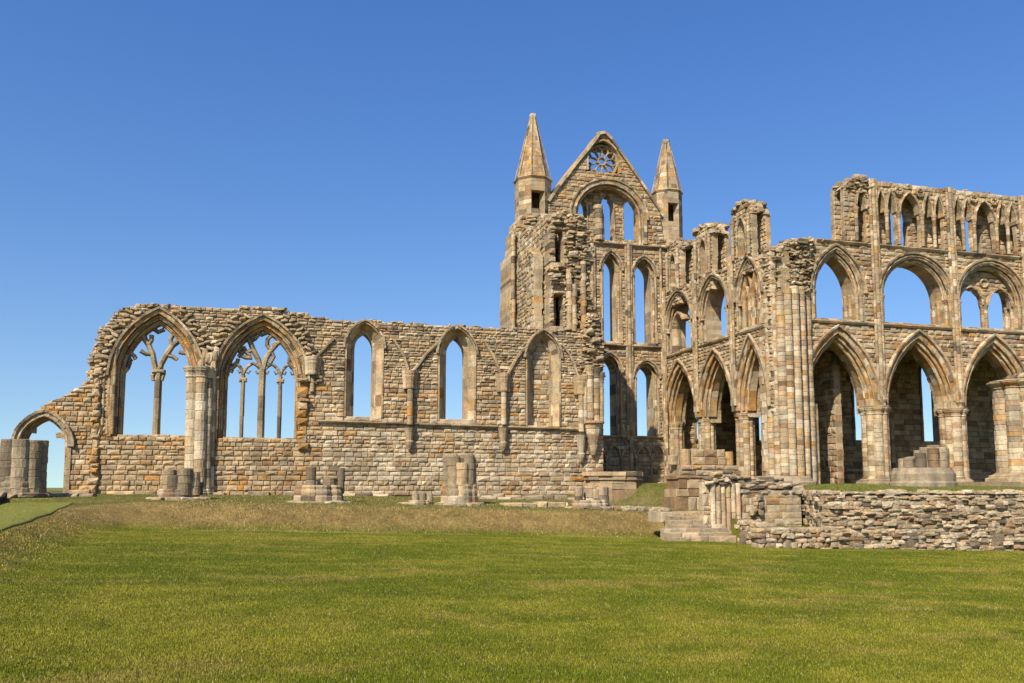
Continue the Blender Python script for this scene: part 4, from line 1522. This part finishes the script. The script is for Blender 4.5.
    for x in fh:
        m = MB()
        ring(m, fr, x, 0, .1, -.05, .4, P_CHOIR, n=6, jamb=0)
        roll(m, fr, x, .03, -.06, .05, P_TOP, n=6, jamb=0)
        m.build('clerestory_arch', M_WALL, root)
    for s in cols:
        m = MB()
        shaft(m, s, D - .02, .1, zstr + .2, zc - .3, P_CHOIR)
        capital(m, s, D - .02, .11, zc - .32, zc + .02, P_CHOIR)
        m.build('clerestory_column', M_WALL, root)
    for b in bays[1:-1]:
        for o in (1.75, 3.2):
            m = MB()
            c = (b + o, za + .1)
            sweep(m, fr, [(c[0] + .22 * math.cos(2 * PI * k / 12), c[1] + .22 * math.sin(2 * PI * k / 12)) for k in range(12)], rnd_prof(.06), P_TOP, closed=True, d=-.03)
            for k in range(4):
                rock(m, fr.P(c[0] + .13 * math.cos(PI / 2 * k + .7), -.03, c[1] + .13 * math.sin(PI / 2 * k + .7)), (.06, .06, .06), P_AISLE(0, 0))
            m.build('roundel', M_WALL, root)
    # crossing pier
    m = MB()
    zt = p(790, 290)[1]
    for (px, n, r) in ((770.5, 40.2, .21), (776.5, 39.8, .2), (783, 39.45, .24), (790.5, 39.3, .22), (797.5, 39.4, .25), (804.5, 39.6, .2), (810, 40.0, .22)):
        e = onN(px, 400, n)[0]
        shaft(m, e, n, r, tz(e, n), onN(px, 290 + u(-4, 5), n)[1], P_PIER, h=(.2, .34), n=12, wear=.02)
    shaft(m, 26.4, 40.65, 1.0, tz(26, 40), zt + 1.2, P_PIER)
    for (px, n) in ((820, 40.02),):
        e = onN(px, 400, n)[0]
        for k in (0, .2, .4):
            shaft(m, e - .5 + k, n + .1 + k * .5, .14, tz(e, n), zspr + (0 if k else 3), P_PIER)
    capital(m, 27.5, 40.5, .35, zspr - .4, zspr, P_PIER)
    cp = m.build('crossing_pier', M_PIER, root)
    m = MB()
    z0 = tz(26, 39.6)
    lathe(m, 26.3, 40.4, [(1.75, z0 - .3), (1.75, z0 + .18), (1.62, z0 + .24), (1.5, z0 + .4), (1.35, z0 + .5)], P_STUMP(0, 0), 10, rot=.3)
    m.build('base', M_STUMP, cp)
    # vault over the north aisle
    m = MB()
    s = bays[0] + 2.2
    while s < E1 + 2.8:
        w = u(.4, .8)
        box(m, s, s + w, D + T + .01, 45.69, zsill - .8, zsill - .35 + u(-.05, .1), P_AISLE(s, 9), .03)
        s += w
    m.build('aisle_vault', M_WALL, root)
    # north aisle wall behind
    m = MB()
    fa = Frame((0, 45.7, 0), X3, Y3)
    g = lambda x, y: onN(x, y, 45.7)
    c0 = g(934, 420)[0]
    holes = []
    for k in (-2, -1, 0):
        c = c0 + 5.06 * k
        holes.append(Arch(c - .82, c + .62, g(930, 442)[1], g(930, 376)[1], g(930, 352)[1]))
    zt = zsill - .32
    ol = [(30.9, 0)] + jag([(30.9, zt), (36, zt + .2), (E1 + 3, zt)], .4, .12) + [(E1 + 3, 0)]
    masonry(m, fa, ol, [x.poly(.12) for x in holes], 0, .85, P_AISLE, h=(.28, .4), L=(.4, .9))
    for x in holes:
        ring(m, fa, x, .0, .14, -.02, .85, P_AISLE, n=7)
        roll(m, fa, x, .08, -.02, .07, P_AISLE, n=7)
    for b in bays[1:]:
        shaft(m, b, 45.65, .16, 0, zspr + .2, P_AISLE)
        capital(m, b, 45.65, .16, zspr - .2, zspr + .2, P_AISLE)
    m.build('aisle_wall', M_WALL, root)


# ------------------------------------------------------------------ STUMPS, WALLS, STEPS
def place(px, py, zguess_iter=6):
    """point of the ground seen at a surveyed pixel"""
    r = ray(px, py)
    lo, hi = 6.0, 70.0
    t = lo
    while t < hi:
        q = r * t
        if EYE + q.z < tz(q.x, q.y):
            break
        t += .05
    q = r * t
    return q.x, q.y, tz(q.x, q.y)


def cluster(m, x, y, R, z0, z1, pal, n=8, rs=.2, tops=None, ph=.2, wear=.03):
    for i in range(n):
        a = 2 * PI * i / n + ph
        zt = z1 if tops is None else z0 + (z1 - z0) * tops[i % len(tops)]
        if zt > z0 + .03:
            c0 = pal(x + i, z1)
            def q(s, z, c0=c0):
                g = u(.82, 1.14)
                return tuple(k * g for k in c0)
            shaft(m, x + R * math.cos(a), y + R * math.sin(a), rs * u(.92, 1.06), z0, zt, q, h=(.28, .5), n=14, wear=wear)


def oct_base(m, x, y, R, z0, z1, pal, n=12, rot=0):
    """base of a clustered pier: one moulded lobe under each shaft"""
    h = z1 - z0
    lathe(m, x, y, [(R * .72, z0), (R * .72, z0 + h * .93), (R * .6, z1)], pal(x, z0), 12)
    for i in range(8):
        a = 2 * PI * i / 8 + .2
        q = R * .40
        w = u(.94, 1.04)
        px, py = x + R * .6 * math.cos(a), y + R * .6 * math.sin(a)
        c = pal(x + i, z0)
        lathe(m, px, py, [(q * 1.0 * w, z0), (q * w, z0 + h * .5), (q * .9 * w, z0 + h * .55)], c, 11)
        lathe(m, px, py, [(q * .9 * w, z0 + h * .54), (q * .97 * w, z0 + h * .64), (q * .97 * w, z0 + h * .72), (q * .86 * w, z0 + h * .82), (q * .89 * w, z0 + h * .92), (q * .78, z1)], pal(x + i, z1), 11)


def foot(m, x, y, R, z, pal, n=11):
    for i in range(n):
        a = 2 * PI * i / n + u(-.1, .1)
        rock(m, (x + R * math.cos(a), y + R * math.sin(a), z + .02), (R * .36, R * .26, .11), pal(x, z), rz=a + PI / 2, tilt=.08)


def build_stones():
    G = 'broken pier stumps along the nave'

    def sized(px0, px1, y, N):
        x0, x1 = onN(px0, y, N)[0], onN(px1, y, N)[0]
        return (x0 + x1) / 2, abs(x1 - x0) / 2
    hgt = lambda px, py, N: onN(px, py, N)[1]

    # far-left tall stump
    N = 40.0
    x, R = sized(-6, 47, 490, N)
    z0 = hgt(20, 496, N); z1 = hgt(20, 440, N)
    t = thing('pier_stump', (x, N, z0), 'tall broken clustered pier cut by the left edge, in front of the small doorway arch', 'pier stump', G)
    m = MB(); foot(m, x, N, R * .95, z0, P_STUMP); oct_base(m, x, N, R * .98, z0 - .2, hgt(20, 476, N), P_STUMP, 12); m.build('base', M_STUMP, t)
    m = MB()
    cluster(m, x, N, R * .60, z0 + .3, z1, P_STUMP, 8, R * .34, [1, .98, .96, .9, .95, 1, 1.0, .99], ph=.1, wear=.02)
    shaft(m, x, N, R * .55, z0, z1 - .15, P_STUMP)
    m.build('shaft_drum', M_STUMP, t)
    # the flat slab right of it
    N = 41.0
    x, R = sized(51, 95, 494, N)
    t = thing('stone_slab', (x, N, tz(x, N)), 'low flat stone slab under the small doorway arch', 'stone slab')
    m = MB()
    e = x - R
    while e < x + R:
        l = u(.5, .9)
        box(m, e, min(e + l - .03, x + R), N - .4 + u(-.1, .1), N + .5, tz(e, N) - .1, tz(e, N) + u(.1, .2), P_STUMP(e, 0), .04, .03)
        e += l
    m.build('slab', M_STUMP, t)

    # stump in front of the standing shaft
    N = 39.0
    x, R = sized(152, 206, 495, N)
    z0 = tz(x, N) - .05
    t = thing('pier_stump', (x, N, z0), 'low dark lichened pier stump in front of the tall pale shaft', 'pier stump', G)
    m = MB(); foot(m, x, N, R * .98, z0, P_RUB)
    oct_base(m, x, N, R * .80, z0 - .2, hgt(178, 489, N), P_STUMP, 12)
    m.build('base', M_STUMP, t)
    m = MB()
    cluster(m, x + .12, N, R * .5, z0 + .2, hgt(178, 469, N), mkpal([(GREY, 4), (DARK, 3), (BUFF, 1)]), 8, R * .27, [.5, .6, .4, .35, .98, .75, 1, .9], ph=.2)
    shaft(m, x, N, R * .45, z0, hgt(178, 478, N), P_STUMP, wear=.05)
    m.build('shaft_drum', M_STUMP, t)

    # stump with two remnants
    N = 38.6
    x, R = sized(290, 346, 498, N)
    z0 = tz(x, N) - .05
    t = thing('pier_stump', (x, N, z0), 'wide low drum shaped pier base with two short dark shaft ends on top', 'pier stump', G)
    m = MB(); foot(m, x, N, R * .95, z0 - .02, P_RUB)
    oct_base(m, x, N, R * .92, z0 - .2, hgt(318, 485, N), P_STUMP, 16)
    m.build('base', M_STUMP, t)
    m = MB()
    for (px, r, yt) in ((311, .22, 467), (341, .16, 468), (330, .3, 478)):
        e = onN(px, 480, N - .2)[0]
        shaft(m, e, N - .15, r, z0 + .4, hgt(px, yt, N), mkpal([(DARK, 3), (GREY, 3)]), h=(.5, .7))
    for i in range(6):
        rock(m, (x + u(-.4, .8), N + u(-.3, .4), hgt(318, 485, N) + .1), (.2, .2, .12), P_RUB(0, 0))
    m.build('shaft_drum', M_STUMP, t)

    # tall middle stump
    N = 38.3
    x, R = sized(438, 480, 500, N)
    z0 = tz(x, N) - .05
    t = thing('pier_stump', (x, N, z0), 'tall clustered pier stump standing alone before the middle of the nave wall', 'pier stump', G)
    m = MB(); foot(m, x, N, R * .95, z0, P_RUB)
    oct_base(m, x, N, R * .90, z0 - .2, hgt(460, 484, N), P_STUMP, 12)
    m.build('base', M_STUMP, t)
    m = MB()
    cluster(m, x, N, R * .52, z0 + .4, hgt(460, 456, N), P_STUMP, 8, R * .30, [.95, .9, .85, .9, .96, .98, .82, 1.02], ph=.0)
    shaft(m, x, N, R * .5, z0, hgt(460, 458, N), P_STUMP, wear=.05)
    for i in range(7):
        rock(m, (x + u(-.5, .5), N + u(-.4, .4), hgt(460, 456, N)), (.18, .18, .1), P_STUMP(0, 0))
    m.build('shaft_drum', M_STUMP, t)

    # small low base left of it
    N = 38.4
    x, R = sized(400, 433, 500, N)
    z0 = tz(x, N) - .05
    t = thing('pier_stump', (x, N, z0), 'small ankle high stone base just left of the tall middle stump', 'pier stump', G)
    m = MB(); foot(m, x - .2, N, R * .7, z0, P_RUB); oct_base(m, x + .1, N, R * .7, z0 - .2, z0 + .2, P_RUB, 10); m.build('base', M_STUMP, t)
    m = MB()
    for k in (-.18, .16, .45):
        shaft(m, x + .1 + k, N - .1, .15, z0 + .1, hgt(415, 493, N), mkpal([(DARK, 2), (GREY, 4)]))
    m.build('shaft_drum', M_STUMP, t)

    # flat slabs
    N = 38.2
    for (a, b, lab) in ((502, 545, 'pale flat slab in the grass right of the tall middle stump'), (546, 566, 'smaller dark broken slab beside the pale flat slab')):
        x, R = sized(a, b, 502, N)
        z0 = tz(x, N)
        t = thing('stone_slab', (x, N, z0), lab, 'stone slab')
        m = MB()
        e = x - R
        while e < x + R - .1:
            l = min(u(.5, 1.2), x + R - e)
            box(m, e, e + l - .02, N - .45 + u(-.1, .1), N + .5, z0 - .1, z0 + u(.14, .2), P_RUB(e, 0) if a < 520 else P_STUMP(e, 0), .04, .03)
            e += l
        m.build('slab', M_STUMP, t)
    # a thin stepped footing strip in front of the wall
    t = thing('stone_kerb', (13, 42.5, 0), 'thin line of grey footing stones at the foot of the plain wall', 'stone kerb')
    m = MB()
    e = onN(482, 497, 42)[0]
    while e < onN(575, 497, 42)[0]:
        l = u(.5, 1.4)
        box(m, e, e + l - .03, 42 + u(-.15, .15), 42.7, tz(e, 42) - .1, tz(e, 42) + u(.1, .2), P_STUMP(e, 0), .04, .03)
        e += l
    m.build('kerb_stone', M_STUMP, t)

    # stump by the nave corner
    N = 37.6
    x, R = sized(567, 610, 503, N)
    z0 = tz(x, N) - .1
    t = thing('pier_stump', (x, N, z0), 'low crumbled pier base with two dark knobs below the end of the nave wall', 'pier stump', G)
    m = MB(); foot(m, x, N, R * .9, z0 + .05, P_RUB); oct_base(m, x, N, R * .85, z0 - .2, hgt(588, 500, N), P_RUB, 12); m.build('base', M_STUMP, t)
    m = MB()
    for (px, r, yt) in ((577, .2, 487), (601, .3, 487), (592, .35, 486), (595, .2, 489)):
        shaft(m, onN(px, 495, N)[0], N - .2 + (.25 if px == 592 else 0), r, z0 + .2, hgt(px, yt, N), mkpal([(DARK, 3), (GREY, 2)]) if px != 592 else P_RUB, wear=.04)
    m.build('shaft_drum', M_STUMP, t)

    # big octagonal base by the transept
    N = 42.2
    x, R = sized(584, 641, 485, N)
    z0 = hgt(612, 493, N)
    t = thing('pier_stump', (x, N, z0), 'broad brown moulded pier base before the dark transept end', 'pier stump')
    m = MB()
    for k, (r0, ya, yb) in enumerate(((1.0, 497, 489), (.97, 489, 483), (.90, 483, 480), (.96, 480, 476), (1.0, 476, 472))):
        za, zb = hgt(612, ya, N), hgt(612, yb, N)
        n = 14
        for i in range(n):
            a0, a1 = 2 * PI * i / n + .26, 2 * PI * (i + 1) / n + .26
            vs = []
            for z in (za - (.3 if k == 0 else 0), zb + u(-.03, .03)):
                g = u(.97, 1.02)
                for (a, rr) in ((a0, R * r0 * g), (a1, R * r0 * g), (a1, .1), (a0, .1)):
                    vs.append((x + rr * math.cos(a), N + rr * math.sin(a), z))
            m.add(vs, [(0, 1, 5, 4), (1, 2, 6, 5), (3, 0, 4, 7), (4, 5, 6, 7)], P_BASE(i, k))
    m.build('base', M_BASE, t)
    # low stones joining it to the steps
    t = thing('stone_kerb', (16, 37.5, -.2), 'low rough row of stones between the crumbled base and the brown pier base', 'stone kerb')
    m = MB()
    for i in range(34):
        px = 606 + 60 * i / 33
        N = 37.4 - i * .03
        e = onN(px, 500, N)[0]
        rock(m, (e, N + u(-.25, .3), tz(e, N) + .03), (u(.15, .34), u(.15, .25), u(.08, .16)), P_STUMP(e, 0), rz=u(-.3, .3), tilt=.1)
    m.build('kerb_stone', M_STUMP, t)

    # large square pier base (crossing)
    N = 36.6
    xl = onN(667, 490, N)[0]; xr = onN(740, 490, N)[0]
    z0 = tz((xl + xr) / 2, N) - .3
    t = thing('pier_stump', ((xl + xr) / 2, N, z0), 'large stepped brown pier base behind the stone steps', 'pier stump')
    m = MB()
    lev = [(675, 744, 508, 497), (676.5, 744, 497, 489), (678.5, 743, 489, 479), (677, 744, 479, 475.5), (680, 742, 475.5, 470), (682, 741, 470, 465)]
    for (a, b, ya, yb) in lev:
        za, zb = hgt(690, ya, N), hgt(690, yb, N)
        e, e1 = onN(a, 480, N)[0], onN(b, 480, N)[0]
        while e < e1 - .1:
            l = min(u(.4, .9), e1 - e)
            box(m, e, e + l, N + u(-.04, .05), N + 1.3, za - (.3 if ya == 508 else 0), zb, P_BASE(e * 2, za), .035, .01)
            e += l
    m.build('base', M_BASE, t)
    m = MB()
    za, zb = hgt(690, 465, N + .4), hgt(690, 449, N + .4)
    for i, (a, b) in enumerate(((683, 693), (693, 706), (706, 719), (719, 727), (727, 736))):
        e0, e1 = onN(a, 460, N + .4)[0], onN(b, 460, N + .4)[0]
        if i in (0, 4):
            shaft(m, (e0 + e1) / 2, N + .7, (e1 - e0) / 2, za, zb - (0 if i == 0 else .1), P_BASE, h=(.6, .8))
        else:
            box(m, e0, e1, N + .45, N + 1.3, za, za + (zb - za) * .5, P_BASE(e0, 1), .04, .02)
            box(m, e0, e1, N + .5, N + 1.3, za + (zb - za) * .5, zb, P_BASE(e0, 2), .04, .02)
    shaft(m, onN(672, 470, N + .4)[0] + .15, N + .6, .25, za, za + .45, P_BASE)
    m.build('drum_block', M_BASE, t)

    # steps up from the lawn
    zl = tz(15, 30.0)
    x0, x1 = onN(668, 530, 30.4)[0], onN(736, 530, 30.4)[0]
    t = thing('stone_steps', ((x0 + x1) / 2, 30.4, zl), 'short flight of worn grey stone steps up from the lawn', 'steps')
    m = MB()
    zt = hgt(690, 512, 32.2)
    for k in range(7):
        y = 30.4 + k * .27
        za = zl + (zt - zl) * k / 7
        e = x0 + u(.0, .3) + (.12 * k if k > 2 else 0) - (.3 if k == 6 else 0)
        while e < x1:
            l = min(u(.5, 1.3), x1 + .05 - e)
            if l < .15: break
            box(m, e, e + l - .015, y + u(-.03, .03), y + (.5 if k < 6 else 1.3), za - .25, za + (zt - zl) / 7 + u(-.015, .015), P_STEP(e * 2, k), .03, .02)
            e += l
    m.build('step', M_STUMP, t)

    # clustered reeded pier stump right of the steps
    N = 31.2
    x0, x1 = onN(706, 510, N)[0], onN(741, 510, N)[0]
    z0 = hgt(722, 533, N); z1 = hgt(722, 484, N); z2 = hgt(722, 473, N)
    t = thing('pier_stump', ((x0 + x1) / 2, N, z0), 'broad reeded respond of pale upright shafts at the right of the steps', 'pier stump')
    m = MB()
    pp = mkpal([(PALE, 6), (BUFF, 3), (GREY, 2), (PINK, 1)])
    fr = Frame((0, N + .15, 0), X3, Y3)
    masonry(m, fr, [(x0, z0 - .5), (x0, z1), (x1 + .1, z1), (x1 + .1, z0 - .5)], [], 0, .45, pp, h=(.3, .5), L=(.3, .6))
    k = 6
    for i in range(k):
        e = x0 + .38 + (x1 - x0 - .42) * i / (k - 1)
        shaft(m, e, N + .12, .105, z0 + .05, z1 + u(-.05, .05), pp, h=(.5, .9), wear=.02)
    m.build('shaft_bundle', M_PIER, t)
    m = MB()
    box(m, x0 - .05, x1 + .15, N - .12, N + .6, z0 - .5, z0 + .1, P_STUMP(0, 0), .04, .02)
    m.build('base', M_STUMP, t)
    m = MB()
    for i in range(40):
        e = u(x0 + .2, x1 + .1)
        rock(m, (e, N + u(.05, .5), u(z1 - .02, z2 + .05)), (u(.12, .24), u(.12, .22), u(.05, .09)), P_STUMP(e, 0), rz=u(-.3, .3), tilt=.12)
    m.build('broken_top', M_STUMP, t)

    # ashlar block wall with rubble head
    N = 31.2
    x0, x1 = onN(741, 510, N)[0] + .12, onN(802, 510, N)[0]
    z0 = -1.3; z1 = hgt(770, 494, N)
    t = thing('ashlar_wall', ((x0 + x1) / 2, N, z0), 'short wall of squared pale and brown blocks with a loose rubble top', 'stone wall')
    m = MB()
    fr = Frame((0, N, 0), X3, Y3)
    pa = mkpal([(PALE, 6), (BRWN, 1.8), (ORNG, .8), (BUFF, 2), (GREY, 1)], var=.1)
    masonry(m, fr, [(x0, z0), (x0, z1), (x1, z1), (x1, z0)], [], 0, .5, pa, h=(.24, .3), L=(.35, .7), jit=.02, ch=.015)
    m.build('block_face', M_RUB, t)
    m = MB()
    zt = hgt(770, 478, N)
    for i in range(110):
        e = u(x0, x1 + .05)
        f = u(0, 1) ** 1.3
        rock(m, (e, N + .12 + f * .2 + u(0, .3), z1 + f * (zt - z1) * (.75 if e > x1 - .6 else 1)), (u(.14, .34), u(.14, .3), u(.05, .1)), P_STUMP(e, 0), rz=u(-.2, .2), tilt=.1)
    rock(m, (x1 - .1, N + .1, z1 + .15), (.22, .25, .2), P_STUMP(0, 0))
    for i in range(12):
        rock(m, (x0 + .55 + u(-.2, .2), N - .05, u(-.6, z1 - .1)), (.12, .12, .13), P_STUMP(0, 0))
    m.build('rubble_top', M_STUMP, t)

    # long rubble retaining wall
    N = 27.4
    x0, x1 = 19.75, 34.5
    t = thing('rubble_wall', (26.5, N, -1.7), 'long dry rubble retaining wall along the right edge of the lawn', 'stone wall')
    m = MB()
    fr = Frame((0, N, 0), X3, Y3)
    masonry(m, fr, [(x0 + .2, -2.3), (x0 + .3, .2), (x1, .22), (x1, -2.3)], [], .16, .9, P_RUB, h=(.2, .3))
    z = -2.0
    row = 0
    while z < .33:
        h = u(.09, .17)
        bat = .10 * (z + 1.7)
        s = x0 - .25 + max(0, (z + 1.1) * .12) + u(0, .15)
        while s < x1:
            l = u(.16, .52)
            hh = h * u(.85, 1.2)
            if z + hh > .3: hh = .5 * hh
            rock(m, (s + l / 2, N + bat + u(-.06, .09), z + h / 2 + u(-.02, .02)), (l / 2 * 1.04, u(.18, .3), hh / 2 * 1.08), P_RUB(s, z), box=.3, rz=u(-.1, .1), tilt=.06, jit=.10)
            s += l
        z += h
    for i in range(70):
        s = u(x0 + .5, x1)
        rock(m, (s, N + .45 + u(-.2, .4), .26 + u(-.05, .06)), (u(.12, .3), u(.12, .25), u(.06, .12)), P_RUB(s, 0), rz=u(-.4, .4), tilt=.1)
    z = -1.3
    while z < .33:                                    # the return towards the squared block wall
        h = u(.12, .21)
        n = N + u(0, .2)
        while n < 31.3:
            l = u(.14, .4)
            hh = h * u(.85, 1.2)
            rock(m, (x0 + .25 + .4 * (n - N) + u(-.06, .08), n + l / 2, min(z + h / 2, .28)), (u(.18, .3), l / 2 * 1.04, hh / 2 * 1.06), P_RUB(n, z), box=.32, rz=u(-.12, .12) - .38, tilt=.07, jit=.10)
            n += l
        z += h
    for (px0, px1, yt) in ((901, 918, 531), (992, 1005, 533)):
        a, b = onN(px0, 540, N - .2)[0], onN(px1, 540, N - .2)[0]
        box(m, a, b, N - .28, N + .3, -2.2, hgt(px0, yt, N - .2), P_STUMP(a, 0), .05, .04)
    m.build('wall_stones', M_RUB, t)
    # low footing in front
    N = 27.3
    x0, x1 = onN(752, 540, N)[0], onN(828, 540, N)[0]
    t = thing('stone_footing', ((x0 + x1) / 2, N, -1.6), 'knee high pale rubble footing below the squared block wall', 'stone wall')
    m = MB()
    zt = hgt(790, 532, N)
    z = -2.0
    while z < zt:
        h = u(.13, .2)
        s = x0 + u(0, .15)
        while s < x1:
            l = u(.18, .45)
            rock(m, (s + l / 2, N + u(-.06, .06), z + h / 2), (l / 2 * 1.04, .3, h / 2 * 1.1), P_RUB(s, z), box=.42, rz=u(-.12, .12), tilt=.08, jit=.1)
            s += l
        z += h
    z = -2.0
    while z < -.95:                                   # its return towards the reeded respond
        h = u(.13, .2)
        n = N + .1
        while n < 31.2:
            l = u(.16, .4)
            rock(m, (17.2 + .27 * (n - N) + u(-.06, .06) + .1 * (z + 2), n + l / 2, z + h / 2), (.26, l / 2 * 1.04, h / 2 * 1.1), P_RUB(n, z), box=.42, rz=u(-.12, .12), tilt=.08, jit=.1)
            n += l
        z += h
    m.build('wall_stones', M_RUB, t)
    t = thing('loose_block', (x0 - .5, 28.6, -1.5), 'dark loose stone block at the foot of the reeded respond', 'stone block')
    m = MB()
    xx = onN(747, 535, 29.6)[0]
    rock(m, (xx, 29.6, hgt(747, 538, 29.6)), (.26, .26, .3), P_STUMP(0, 0), box=.4)
    t.location = (xx, 29.6, -1.6)
    m.build('block', M_STUMP, t)

    # choir stump
    N = 36.0
    x, R = sized(894, 951, 485, N)
    R *= .92
    z0 = tz(x, N)
    t = thing('pier_stump', (x, N, z0), 'wide stump of broken grey shafts on a round plinth before the choir arcade', 'pier stump')
    m = MB()
    zb = hgt(920, 468, N)
    lathe(m, x, N, [(R, z0 - .3), (R, hgt(920, 483, N)), (R * .96, hgt(920, 481, N)), (R * .96, hgt(920, 474, N)), (R * .9, hgt(920, 471, N)), (R * .86, zb)], P_STUMP(0, 0), 16)
    m.build('base', M_STUMP, t)
    m = MB()
    zt = hgt(930, 448, N)
    cluster(m, x + .1, N, R * .6, zb, zt, P_STUMP, 10, R * .17, [.9, .8, .6, .5, .45, .5, .72, .95, 1.0, .95], ph=.1)
    cluster(m, x + .1, N, R * .32, zb, zt + .12, P_STUMP, 6, R * .2, [.9, .8, .5, .5, .9, 1.0], ph=.1)
    m.build('shaft_drum', M_STUMP, t)
    # tall pier at the right edge
    N = 35.4
    x, R = sized(992, 1046, 430, N)
    z0 = tz(x, N)
    t = thing('broken_pier', (x, N, z0), 'tall free standing clustered pier cut by the right edge, with a moulded capital', 'pier')
    pier(t, x + R * .12, N, R * .80, z0 + .25, hgt(1010, 381, N), mkpal([(PALE, 6), (BUFF, 2), (GREY, 2), (ORNG, .8), (PINK, 1)]), name='shaft_cluster', capz=.42)
    m = MB()
    box(m, x - R * 1.25, x + R * 1.7, N - R * 1.2, N + R * 1.2, z0 - .3, z0 + .26, P_STUMP(0, 0), .05, .02)
    m.build('plinth', M_STUMP, t)
    m = MB()
    zt = hgt(1010, 381, N)
    for i in range(26):
        rock(m, (x + u(-.2, 1.1), N + u(-.7, .7), zt + u(0, .35)), (.25, .25, .13), P_TOP(x, zt))
    m.build('broken_top', M_STUMP, t)


# ------------------------------------------------------------------ light and sky
def light():
    az_w, el = math.radians(44), math.radians(44)     # sun: degrees west of south, elevation
    sv = Vector((-math.sin(az_w) * math.cos(el), -math.cos(az_w) * math.cos(el), math.sin(el)))
    sd = bpy.data.lights.new('sun', 'SUN')
    sd.energy = 5.0
    sd.angle = math.radians(.53)
    sd.color = (1.0, .925, .80)
    so = bpy.data.objects.new('sun', sd)
    COL.objects.link(so)
    so.rotation_euler = sv.to_track_quat('Z', 'Y').to_euler()
    w = bpy.data.worlds.new('World')
    SC.world = w
    w.use_nodes = True
    N, L = w.node_tree.nodes, w.node_tree.links
    sky = N.new('ShaderNodeTexSky')
    sky.sky_type = 'NISHITA'
    sky.sun_disc = False
    sky.sun_elevation = el
    sky.sun_rotation = math.atan2(sv.x, sv.y)
    sky.altitude = 60
    sky.air_density, sky.dust_density, sky.ozone_density = 1.55, .8, 3.2
    bg = N['Background']
    bg.inputs['Strength'].default_value = .112
    hs = N.new('ShaderNodeHueSaturation')
    hs.inputs['Hue'].default_value, hs.inputs['Saturation'].default_value = .518, 1.34
    tc, ad, nm = N.new('ShaderNodeTexCoord'), N.new('ShaderNodeVectorMath'), N.new('ShaderNodeVectorMath')
    ad.operation, nm.operation = 'ADD', 'NORMALIZE'
    ad.inputs[1].default_value = (0, 0, .115)           # dry clear air: the milky rim of the sky sits lower
    L.new(tc.outputs['Generated'], ad.inputs[0])
    L.new(ad.outputs[0], nm.inputs[0])
    L.new(nm.outputs[0], sky.inputs[0])
    L.new(sky.outputs[0], hs.inputs['Color'])
    L.new(hs.outputs[0], bg.inputs['Color'])
    vs = SC.view_settings
    vs.view_transform = 'Standard'
    vs.look = 'None'
    vs.exposure = .56
    vs.gamma = 1


build_ground()
build_grass()
build_path()
build_nave()
build_transept()
build_choir()
build_stones()
light()
SC.cycles.max_bounces = 5
SC.cycles.diffuse_bounces = 3
